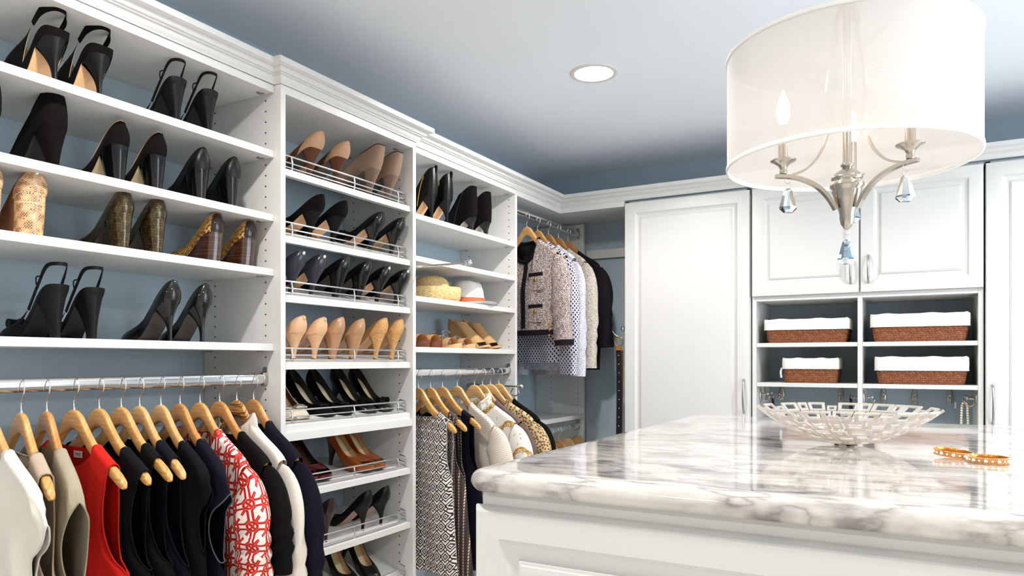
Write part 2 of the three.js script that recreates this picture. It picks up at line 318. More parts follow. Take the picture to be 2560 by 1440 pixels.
{ // marble slab with a rolled edge
  const n = 512, a = noiseField(n, 5, 5, 3, 1, 2), b = noiseField(n, 9, 6, 4, 1, 2.5), c = noiseField(n, 77, 5, 6), e = noiseField(n, 131, 4, 24, 0.5, 1.4);
  const marble = dataTex(n, (x, y, i) => {
    const v1 = Math.pow(1 - Math.abs(2 * a[i] - 1), 7), v2 = Math.pow(1 - Math.abs(2 * b[i] - 1), 10), pat = sst(0.45, 0.8, c[i]);
    let k = clamp(0.55 * v1 * (0.3 + pat) + 0.42 * v2 + 0.50 * pat * e[i] + 0.18 * e[i]);
    return [lerp(228, 104, k), lerp(223, 100, k), lerp(216, 97, k)];
  }, 0.62);
  const mat = phys({ map: marble, roughness: 0.10, clearcoat: 0.5, clearcoatRoughness: 0.04, ior: 1.6 });
  const t = thing('marble_countertop', 'polished white marble slab with grey veins and rolled edge on the island', 'countertop', [(IX0 + IX1) / 2, ITOP - 0.042, (IZ0 + IZ1) / 2]);
  const w = IX1 - IX0, d = IZ0 - IZ1, R = 0.05, prof = [[0.030, 0], [0.016, 0.0005], [0.010, 0.003], [0.004, 0.009], [0.0, 0.017], [0.0005, 0.025], [0.004, 0.032], [0.010, 0.0375], [0.018, 0.0405], [0.028, 0.0418], [0.045, 0.042]];
  const loop = (o, y) => { const L = [], r = Math.max(0.002, R - o), hw = w / 2 - R, hd = d / 2 - R; for (let q = 0; q < 4; q++) { const cx = [1, -1, -1, 1][q] * hw, cz = [1, 1, -1, -1][q] * hd; for (let k = 0; k <= 8; k++) { const an = (q + k / 8) * Math.PI / 2; L.push(V(cx + r * Math.cos(an), y, cz + r * Math.sin(an))); } for (let k = 1; k < 12; k++) { const q2 = (q + 1) % 4, c2 = [1, -1, -1, 1][q2] * hw, d2 = [1, 1, -1, -1][q2] * hd, an = (q + 1) * Math.PI / 2, A = [cx + r * Math.cos(an), cz + r * Math.sin(an)], B = [c2 + r * Math.cos(an), d2 + r * Math.sin(an)]; L.push(V(lerp(A[0], B[0], k / 12), y, lerp(A[1], B[1], k / 12))); } } return L; };
  const rings = prof.map(([o, y]) => loop(o, y)), arc = (o, y) => o;
  const lens = prof.map((p, i) => i === 0 ? 0 : Math.hypot(p[0] - prof[i - 1][0], p[1] - prof[i - 1][1])); for (let i = 1; i < lens.length; i++) lens[i] += lens[i - 1];
  const cum = rings[5].map((p, j) => j === 0 ? 0 : p.distanceTo(rings[5][j - 1])); for (let j = 1; j < cum.length; j++) cum[j] += cum[j - 1];
  const last = prof.length - 1;
  const edge = grid(rings, { closeV: true, uv: (i, j, p) => [p.x + 0.11 * Math.sign(p.z), p.z + (lens[last] - lens[i]) * (p.z > 0 ? 1.0 : -1.0)] });
  const cap = fan(rings[last]), P = cap.attributes.position, U = cap.attributes.uv; for (let i = 0; i < P.count; i++) U.setXY(i, P.getX(i) + 0.11 * Math.sign(P.getZ(i)), P.getZ(i));
  const capU = mergeGeometries([plain(cap)]);
  for (let i = 0; i < capU.attributes.position.count; i++) capU.attributes.uv.setXY(i, capU.attributes.position.getX(i) + 0.11, capU.attributes.position.getZ(i));
  for (let i = 0; i < edge.attributes.position.count; i++) edge.attributes.uv.setX(i, edge.attributes.position.getX(i) + 0.11);
  part('slab', [edge, capU, fan(rings[0])], mat, t);
}

// ---------------------------------------------------------------- shoe materials
const suedeOf = (c) => phys({ color: c, roughness: 0.95, specularIntensity: 0.3, sheen: 0.1, sheenRoughness: 0.5, sheenColor: new THREE.Color(c).lerp(new THREE.Color('#ffffff'), 0.25), bumpMap: fineBump, bumpScale: 0.0004 });
const patentOf = (c) => phys({ color: c, roughness: 0.3, specularIntensity: 0.25, clearcoat: 0.75, clearcoatRoughness: 0.03 });
const leatherOf = (c, r = 0.38) => phys({ color: c, roughness: r, specularIntensity: 0.6, bumpMap: fineBump, bumpScale: 0.0002 });
const spots = (n, seed, minD) => { const r = rnd(seed), P = []; for (let k = 0; k < 6000 && P.length < n; k++) { const x = r(), y = r(); if (P.every((q) => { let dx = Math.abs(q[0] - x), dy = Math.abs(q[1] - y); dx = Math.min(dx, 1 - dx); dy = Math.min(dy, 1 - dy); return dx * dx + dy * dy > minD * minD; })) P.push([x, y, r()]); } return P; };
function leopardTex(metres, base, mid, dark, seed) {
  return canvasTex(512, 512, (g, w, h) => {
    g.fillStyle = base; g.fillRect(0, 0, w, h); const r = rnd(seed);
    for (const [x, y, q] of spots(70, seed, 0.088)) for (const ox of [-w, 0, w]) for (const oy of [-h, 0, h]) {
      const rr = rnd(Math.floor(q * 1e6)); g.save(); g.translate(x * w + ox, y * h + oy); g.rotate(rr() * 6.28); const s = 13 + 9 * rr();
      g.fillStyle = mid; g.beginPath(); g.ellipse(0, 0, s * 0.9, s * 0.7, 0, 0, 6.29); g.fill();
      g.strokeStyle = dark; g.lineCap = 'round'; let a = rr() * 6.28; const k = 2 + Math.floor(rr() * 2);
      for (let i = 0; i < k; i++) { const span = 6.28 / k * (0.55 + 0.2 * rr()); g.lineWidth = 7 + 6 * rr(); g.beginPath(); g.ellipse(0, 0, s, s * 0.78, 0, a, a + span); g.stroke(); a += 6.28 / k; }
      g.restore();
    }
    g.fillStyle = dark; for (let i = 0; i < 60; i++) { g.beginPath(); g.ellipse(r() * w, r() * h, 3 + 3 * r(), 2 + 2 * r(), r() * 3, 0, 6.3); g.fill(); }
  }, [metres, metres]);
}
const snakeTex = canvasTex(256, 256, (g, w, h) => {
  const r = rnd(3); g.fillStyle = '#efd9b8'; g.fillRect(0, 0, w, h); const n = 12, s = w / n;
  for (let j = 0; j < n * 2; j++) for (let i = -1; i <= n; i++) { const x = i * s + (j % 2) * s / 2, y = j * s / 2, q = Math.sin(j * 0.55) * Math.cos(i * 0.8 + j * 0.2) + r() * 0.7; g.fillStyle = q > 0.75 ? '#7c4c28' : q > 0.3 ? '#b47a46' : q > -0.3 ? '#cf9a64' : '#d9b083'; g.beginPath(); g.moveTo(x + s / 2, y - s * 0.42); g.lineTo(x + s * 0.93, y); g.lineTo(x + s / 2, y + s * 0.42); g.lineTo(x + s * 0.07, y); g.fill(); }
}, [0.075, 0.075]);
const crocTex = (bg, lo, hi, metres, seed) => canvasTex(256, 256, (g, w, h) => {
  const r = rnd(seed); g.fillStyle = bg; g.fillRect(0, 0, w, h); let y = 0; while (y < h) { const hh = 24 + r() * 14; let x = -r() * 20; while (x < w) { const ww = 22 + r() * 22, k = r(); g.fillStyle = k > 0.5 ? hi : lo; g.beginPath(); g.roundRect(x + 1.5, y + 1.5, ww - 3, hh - 3, 7); g.fill(); x += ww; } y += hh; }
}, [metres, metres]);
const corkTex = canvasTex(256, 256, (g, w, h) => { const r = rnd(8); g.fillStyle = '#d9a468'; g.fillRect(0, 0, w, h); for (let i = 0; i < 900; i++) { const k = r(); g.fillStyle = k > 0.75 ? '#8d5a2c' : k > 0.4 ? '#c98d50' : '#e8bc84'; g.fillRect(r() * w, r() * h, 3 + r() * 14, 1 + r() * 4); } g.strokeStyle = '#b97c42'; for (let i = 0; i < 8; i++) { g.strokeRect((i % 2) * 20 - 10, i * 32, 300, 0.5); } }, [0.07, 0.07]);
const woodHeelTex = canvasTex(256, 128, (g, w, h) => { const r = rnd(5); g.fillStyle = '#3a1d12'; g.fillRect(0, 0, w, h); for (let i = 0; i < 60; i++) { g.fillStyle = r() > 0.5 ? '#54301d' : '#2a140c'; g.fillRect(0, r() * h, w, 1 + r() * 2); } }, [0.12, 0.05]);
const SM = {
  blackSuede: suedeOf('#090605'), blackPatent: patentOf('#050506'), blackLeather: leatherOf('#090808', 0.3), blackMatte: phys({ color: '#070505', roughness: 0.45, specularIntensity: 0.45 }), navy: phys({ color: '#14152c', roughness: 0.3, clearcoat: 0.7, clearcoatRoughness: 0.2, bumpMap: bumpOf(nFine, 0.03), bumpScale: 0.0012 }),
  tan: std('#e0b083', 0.42), cream: std('#e9d9bc', 0.5), greyLining: std('#b9b0a4', 0.6), blackLining: std('#1c1917', 0.7), tanLining: std('#c9a27a', 0.6), cornSole: std('#d8c39a', 0.5), darkSole: std('#3a322c', 0.45),
  beigeSuede: suedeOf('#b59074'), brownSuede: suedeOf('#5b3b2b'), greySuede: suedeOf('#8f7766'), darkGreySuede: suedeOf('#7a6459'), nude: patentOf('#d9a27a'), nudeMatte: leatherOf('#e3b58e', 0.35), tauPatent: patentOf('#b78a66'), cork: std('#ffffff', 0.75, 0, { map: corkTex, bumpMap: fineBump, bumpScale: 0.0004 }),
  snake: phys({ map: snakeTex, roughness: 0.35, clearcoat: 0.3 }), camelSuede: suedeOf('#8d6344'), bronze: phys({ map: crocTex('#140f08', '#43351d', '#5d4b2a', 0.05, 4), roughness: 0.28, metalness: 0.75, clearcoat: 0.6 }), blackCroc: phys({ color: '#070707', roughness: 0.3, specularIntensity: 0.3, clearcoat: 0.8, clearcoatRoughness: 0.06, bumpMap: crocTex('#000000', '#b0b0b0', '#ffffff', 0.045, 6), bumpScale: 0.0006 }),
  leopard: std('#ffffff', 0.7, 0, { map: leopardTex(0.11, '#d9a457', '#b97a35', '#22120c', 21) }), darkGloss: patentOf('#22100c'), woodHeel: phys({ map: woodHeelTex, roughness: 0.3, clearcoat: 0.8, clearcoatRoughness: 0.1 }),
  burgundy: patentOf('#5a1016'), cognac: patentOf('#9c4a16'), brownLeather: patentOf('#2c1713'), creamLeather: leatherOf('#d9cbb8', 0.4), darkBrown: leatherOf('#4a2c1c', 0.35), white: leatherOf('#e9e6e1', 0.45), tanSole: std('#d9a877', 0.5), tanBootie: leatherOf('#c19a68', 0.55), brass: std('#c9a24a', 0.25, 1), pinkSole: std('#caa58f', 0.45), heelTip: std('#141212', 0.6), darkNavy: std('#10111c', 0.6), cap: std('#d8cdbf', 0.3, 0.3),
};
// ---------------------------------------------------------------- one shoe, heel seat at the origin, toe to +z
const WPTS = { point: [[0, 0], [0.012, 0.0125], [0.04, 0.0205], [0.1, 0.0262], [0.2, 0.0285], [0.35, 0.0268], [0.5, 0.0285], [0.62, 0.0345], [0.72, 0.0385], [0.82, 0.0345], [0.91, 0.0235], [0.965, 0.0125], [0.99, 0.006], [1, 0]],
  round: [[0, 0], [0.012, 0.0125], [0.04, 0.0205], [0.1, 0.0262], [0.2, 0.0285], [0.35, 0.0268], [0.5, 0.0285], [0.62, 0.0345], [0.72, 0.0392], [0.82, 0.0385], [0.91, 0.0315], [0.965, 0.0215], [0.99, 0.012], [1, 0]] };
const N = 22;
function shoeShape(o) {
  const { L = 0.212, h = 0.1, plat = 0, toe = 'round', side = 0 } = o, zb = 0.66 * L, w = (z) => table(WPTS[toe], clamp(z / L)) * (o.wide || 1);
  const ys = (z) => { const t = clamp((zb - z) / (zb - 0.012 * 1)); const s = t * 0.93; return plat + (h - plat) * (s * s * (3 - 2 * s)) / (0.93 * 0.93 * (3 - 1.86)) + (z > zb ? 0.012 * ((z - zb) / (L - zb)) ** 2 * (o.spring ?? 1) : 0); };
  const bend = (x, z) => x + side * 0.007 * sst(0.45, 1, z / L);
  const us = Array.from({ length: N + 1 }, (_, i) => (1 - Math.cos(Math.PI * i / N)) / 2);
  const loopAt = (f) => { const P = []; for (let i = 0; i <= N; i++) P.push(f(us[i], 1)); for (let i = N - 1; i >= 1; i--) P.push(f(us[i], -1)); return P; };
  return { L, h, plat, zb, w, ys, bend, loopAt, us };
}
function makeShoe(t, o) {
  const S = shoeShape(o), { L, h, plat, zb, w, ys, bend, loopAt } = S;
  const zt = (o.throat ?? 0.70) * L, hb = o.counter ?? 0.052, hs = o.sides ?? 0.030, ht = o.toeBox ?? 0.031, wo = o.opening ?? 0.94;
  const F = loopAt((u, s) => V(bend(s * w(u * L), u * L), ys(u * L) - 0.0035, u * L));
  const zTop = (u) => (o.lean ?? 0.002) + (zt - (o.lean ?? 0.002)) * u;
  const hTop = (u) => o.boot ? lerp(hb, ht, u) + 0.006 * Math.cos(u * 6.28) : u < 0.5 ? lerp(hb, hs, Math.pow(Math.sin(Math.PI * u), 0.85)) : lerp(hs, ht, sst(0.5, 1, u));
  const T = loopAt((u, s) => { const z = zTop(u); const close = o.boot ? Math.sqrt(Math.max(0, 1 - (2 * u - 1) ** 2)) : 1; let x = o.boot ? (o.shaft ?? 0.029) * close : w(z) * wo * (u > 0.62 ? Math.sqrt(Math.max(0, 1 - ((u - 0.62) / 0.38) ** 2.2)) : 1) * (u < 0.5 ? lerp(0.52, 1, Math.pow(u * 2, 0.75)) : 1); return V(bend(s * x, z), ys(z) + hTop(u), z); });
  const nT = 9, tt = Array.from({ length: nT + 1 }, (_, k) => k / nT), inst = o.instep ?? 0.8;
  const ringAt = (k, off = 0) => F.map((f, j) => {
    const c = T[j], u = S.us[j <= N ? j : 2 * N - j], toe = sst(0.5, 0.9, u), heel = 1 - sst(0.0, 0.3, u);
    const cx = f.x * (1.07 + (o.boot ? 0.04 : 0.20) * heel), cz = lerp(f.z, c.z, o.boot ? lerp(0.15, 0.45, toe) : lerp(0.2, 0.16, toe)) - 0.009 * heel * (o.boot ? 0.5 : 1), cy = lerp(f.y, c.y, o.boot ? lerp(0.5, inst * 0.42, toe) : lerp(0.5, 0.86, toe));
    const a = (1 - k) ** 2, b = 2 * k * (1 - k), d = k * k;
    const p = V(a * f.x + b * cx + d * c.x, a * f.y + b * cy + d * c.y, a * f.z + b * cz + d * c.z);
    if (off) { p.x *= 1 - off / Math.max(0.008, Math.abs(f.x) + 0.004); p.z += off * (heel > 0.2 ? 1 : 0) - off * (toe > 0.5 ? 1.2 : 0); p.y -= off * (toe > 0.4 ? 1 : 0) * (1 - Math.abs(2 * k - 1)); }
    return p;
  });
  const rows = tt.map((k) => ringAt(k)), inner = tt.map((k) => ringAt(k, 0.0016));
  const cum = [0]; for (let j = 1; j < F.length; j++) cum.push(cum[j - 1] + F[j].distanceTo(F[j - 1]));
  const uv = (i, j) => [cum[j], tt[i] * 0.07];
  const uOf = (j) => S.us[j <= N ? j : 2 * N - j];
  const open = o.sling ?? 0;                              // the heel is cut away up to this fraction
  const cut = (i, j) => (open && Math.min(uOf(j), uOf((j + 1) % F.length)) < open && i >= (o.slingLow ?? 3)) || (o.peep && uOf(j) > 1 - o.peep && i < (o.boot ? 2 : 5));
  part('upper', grid(rows, { closeV: true, uv, skip: cut }), o.mat, t);
  part('lining', grid(inner, { closeV: true, uv, skip: cut }), o.lining || SM.greyLining, t);
  if (!open) part('topline', new THREE.TubeGeometry(new THREE.CatmullRomCurve3(rows[nT].filter((_, j) => j % 2 === 0), true), 60, 0.0013, 6, true), o.piping || o.mat, t);
  if (o.back) {                                           // heel counter in its own material
    const b = tt.map((k) => ringAt(k, -0.0007)); part('heel_counter', grid(b, { closeV: true, uv, skip: (i, j) => Math.max(uOf(j), uOf((j + 1) % F.length)) > (o.backTo ?? 0.2) }), o.back, t);
  }
  // insole, sole, platform
  const flat = (dy, k = 1) => { const A = [], B = [], C = []; for (let i = 0; i <= N; i++) { const z = S.us[i] * L, x = w(z) * k; A.push(V(bend(-x, z), ys(z) + dy, z)); B.push(V(bend(0, z), ys(z) + dy - (dy > 0.002 ? 0.002 : 0), z)); C.push(V(bend(x, z), ys(z) + dy, z)); } return [A, B, C]; };
  part('insole', grid(flat(0.0035, 0.95)), o.insole || SM.cream, t);
  const bot = (z) => z > zb ? 0.0 + (ys(z) - plat) * 0.9 : Math.max(0, ys(z) - 0.0045 * sst(0.042, 0.056, z) - plat * sst(0.2, 1, z / zb) * 0.9);
  const under = flat(0.0, 0.965); under.forEach((r) => r.forEach((p) => { p.y = bot(p.z); }));
  part('sole', [grid(under), grid([loopAt((u, s) => V(bend(s * w(u * L) * 0.965, u * L), ys(u * L) + 0.001, u * L)), loopAt((u, s) => V(bend(s * w(u * L) * 0.965, u * L), bot(u * L), u * L))], { closeV: true })], o.sole || SM.darkSole, t);
  if (plat > 0.005 || o.welt) part('platform', grid([loopAt((u, s) => V(bend(s * w(u * L) * 1.005, u * L), ys(u * L) + 0.002, u * L)), loopAt((u, s) => V(bend(s * w(u * L) * 1.005, u * L), bot(u * L) + 0.003, u * L))], { closeV: true }), o.platMat || o.mat, t);
  // heel
  if (o.heel === 'wedge') {
    const rows2 = []; for (let k = 0; k <= 8; k++) rows2.push(loopAt((u, s) => { const z = u * zb * 1.02, x = w(z) * (u > 0.98 ? 1 : 1) * lerp(1, 0.93, k / 8) * (u >= 1 ? 0.9 : 1), y = lerp(bot(z) + 0.002, 0, k / 8); return V(bend(s * x, z), Math.max(y, 0), z + lerp(0, 0.010, (k / 8) ** 1.4) * (1 - u)); }));
    if (o.back && !o.platMat) part('wedge_back', grid(rows2.map((r) => r.map((p) => V(p.x * 1.01, p.y, p.z - 0.0009))), { closeV: true, uv: (i, j, p) => [cum[j], -p.y], skip: (i, j) => Math.max(uOf(j), uOf((j + 1) % F.length)) > 0.24 }), o.back, t);
    part('wedge', grid(rows2, { closeV: true, uv: (i, j, p) => [p.z + p.x, p.y] }), o.heelMat || o.mat, t);
  } else if (h > 0.02) {
    const K = o.heel || 'stiletto', zh = K === 'block' ? 0.050 : 0.046, tip = { stiletto: 0.0046, cone: 0.0105, block: 0.0165, slim: 0.0065, flare: 0.010 }[K], ex = { stiletto: 3.1, cone: 1.5, block: 0.95, slim: 2.4, flare: 1.9 }[K], zc = { stiletto: 0.020, cone: 0.020, block: 0.023, slim: 0.021, flare: 0.019 }[K];
    const top = []; const m = 16; for (let i = 0; i <= m; i++) { const a = i / m * Math.PI, z = zh * (1 - Math.sin(a)), zz = Math.max(0.0008, z); top.push([(i < m / 2 ? 1 : -1) * w(zz) * (i === m / 2 ? 0 : 1), zz]); }
    for (let i = 1; i < 6; i++) { const x = lerp(top[m][0], top[0][0], i / 6); top.push([x, zh - 0.008 * Math.sin(Math.PI * i / 6)]); }
    const wmax = w(zh), rings = []; const nk = 14;
    for (let k = 0; k <= nk; k++) { const q = k / nk, e = Math.pow(1 - q, ex), sx = lerp(tip / wmax, 1, e), sz = lerp(tip * 1.9 / zh, 1, Math.pow(1 - q, ex * 0.95)), cz = lerp(zc, zh / 2, e); rings.push(top.map(([x, z]) => V(x * sx * 0.98, lerp(ys(z) - 0.0005, 0.003, Math.pow(q, 0.92)), cz + (z - zh / 2) * sz))); }
    part('heel', [grid(rings, { closeV: true, uv: (i, j, p) => [p.x + p.z, p.y] }), fan(rings[nk])], o.heelMat || o.mat, t);
    part('heel_tip', solid([rings[nk].map((p) => V(p.x, 0.0032, p.z)), rings[nk].map((p) => V(p.x, 0, p.z))]), SM.heelTip, t);
  } else {
    part('heel', solid([loopAt((u, s) => V(s * w(u * 0.05 + 0.0005) * (u > 0.95 ? 0.8 : 1), Math.max(0.001, bot(u * 0.05)), u * 0.05)), loopAt((u, s) => V(s * w(u * 0.05 + 0.0005) * (u > 0.95 ? 0.8 : 1), 0, u * 0.05))]), SM.heelTip, t);
  }
  // straps and trims
  const P = (u, s, k) => { const r = ringAt(k); return r[(s > 0 ? Math.round(u * N) : 2 * N - Math.round(u * N)) % (2 * N)].clone(); };
  const ribbon = (pts, wd, mat, name = 'strap') => {
    const c = new THREE.CatmullRomCurve3(pts), n = 44, A = [], B = [];
    const rowsR = []; for (let i = 0; i <= n; i++) { const p = c.getPoint(i / n), d = c.getTangent(i / n), out = V(p.x, 0, -Math.max(0, 0.035 - p.z) * 0.7).normalize(), up = d.clone().cross(out).normalize(), th = 0.0011, wv = Array.isArray(wd) ? lerp(wd[0], wd[1], Math.sin(Math.PI * i / n)) : wd; const q = (a, b) => p.clone().addScaledVector(up, a * wv / 2).addScaledVector(out, b * th); rowsR.push([q(-1, -1), q(1, -1), q(1, 1), q(-1, 1)]); }
    part(name, grid(rowsR, { closeV: true }), mat, t);
  };
  if (open && o.strap !== false) {
    const sh = o.strapHigh ?? 0.078, iA = S.us.findIndex((u) => u >= open), rT = ringAt(1), a = rT[iA].clone(), b = rT[2 * N - iA].clone(), dropA = Array.isArray(o.strapW) ? o.strapW[0] * 0.42 : 0.002, y1 = h + sh, zc = o.strapBack ?? -0.004;
    a.y -= dropA; b.y -= dropA;
    ribbon([a, V(a.x * 0.98, lerp(a.y, y1, 0.55), lerp(a.z, zc, 0.45)), V(0.021, y1 - 0.004, zc + 0.018), V(0.010, y1, zc + 0.001), V(-0.010, y1, zc + 0.001), V(-0.021, y1 - 0.004, zc + 0.018), V(b.x * 0.98, lerp(b.y, y1, 0.55), lerp(b.z, zc, 0.45)), b], o.strapW || 0.007, o.strapMat || o.mat);
    if (o.buckle) { const q = V(0.0285, lerp(a.y, y1, 0.62), lerp(a.z, zc, 0.52)); part('buckle', [tube([V(q.x, q.y - 0.008, q.z + 0.006), V(q.x + 0.002, q.y + 0.008, q.z + 0.004), V(q.x, q.y + 0.010, q.z - 0.006), V(q.x, q.y - 0.006, q.z - 0.004)], 0.0016, 30, 6, true)], SM.blackMatte, t); }
  }
  if (o.bow) {
    const z = o.bowZ ?? (zt + 0.012), y = (o.bowY ?? ys(z) + ht + 0.002), k = o.bow; const loopB = (s) => { const rowsB = []; for (let i = 0; i <= 10; i++) { const a = i / 10, wd = (0.006 + 0.009 * a) * k; const arc = []; for (let j = 0; j < 10; j++) { const q = j / 10 * 6.283; arc.push(V(s * (0.003 + a * 0.026 * k), y + 0.006 + Math.sin(q) * wd * 0.75 - a * 0.004, z + Math.cos(q) * wd * 0.8)); } rowsB.push(arc); } return solid(rowsB); };
    part('bow', [loopB(1), loopB(-1), move(new RoundedBoxGeometry(0.012 * k, 0.016 * k, 0.014 * k, 2, 0.003), 0, y + 0.006, z)], o.bowMat || o.mat, t);
  }
  if (o.bar) {                                            // a strap with a metal buckle over the vamp
    const z = zt + 0.014, y = ys(z) + ht + 0.001; part('vamp_strap', new RoundedBoxGeometry(0.044, 0.005, 0.020, 2, 0.002).translate(0, y + 0.001, z), o.barMat || o.mat, t);
    part('buckle', tube([V(-0.019, y + 0.005, z - 0.008), V(0.019, y + 0.005, z - 0.008), V(0.019, y + 0.004, z + 0.008), V(-0.019, y + 0.004, z + 0.008)], 0.0014, 40, 6, true), o.barMetal || M.steel, t);
  }
  if (o.band) ribbonBand(o.band);
  function ribbonBand([u0, k0, mat]) { const q = []; for (let i = 0; i <= 8; i++) q.push(P(u0, 1, lerp(0.02, 0.98, i / 8)).multiplyScalar(1).add(V(0.0012, 0, 0))); const q2 = q.map((p, i) => P(u0 + k0, 1, lerp(0.02, 0.98, i / 8)).add(V(0.0012, 0, 0))); const r = [], r2 = []; for (let i = 0; i <= 8; i++) { r.push(P(u0, -1, lerp(0.02, 0.98, i / 8)).add(V(-0.0012, 0, 0))); r2.push(P(u0 + k0, -1, lerp(0.02, 0.98, i / 8)).add(V(-0.0012, 0, 0))); } part('side_band', grid([q, q2]), mat, t); part('side_band', grid([r, r2]), mat, t); }
  if (o.button) part('stud', move(new THREE.SphereGeometry(0.006, 14, 10).scale(1, 1, 0.5), 0, h + hb - 0.007, (o.lean ?? 0.002) - 0.0035), o.button, t);
  if (o.zip) {
    const pz = []; for (let i = 0; i <= 10; i++) pz.push(P(0.40, 1, lerp(0.12, 0.99, i / 10)).add(V(0.0016, 0, 0)));
    part('zip', tube(pz, 0.0021, 30, 6), SM.brass, t); const e = pz[10]; part('zip_pull', new RoundedBoxGeometry(0.003, 0.016, 0.006, 1, 0.001).translate(e.x + 0.003, e.y - 0.010, e.z), SM.brass, t);
    part('pull_tab', tube([V(0, h + hb - 0.012, -0.001), V(0, h + hb + 0.012, -0.004), V(0, h + hb + 0.014, 0.002), V(0, h + hb - 0.004, 0.004)], 0.0035, 24, 8), o.mat, t);
  }
  if (o.slit) { const q = []; for (let i = 0; i <= 8; i++) q.push(P(0.5, 1, lerp(0.15, 1, i / 8)).add(V(0.0008, 0, 0))); part('side_seam', tube(q, 0.0016, 20, 6), SM.blackLining, t); }
  return t;
}
const made = new Map();
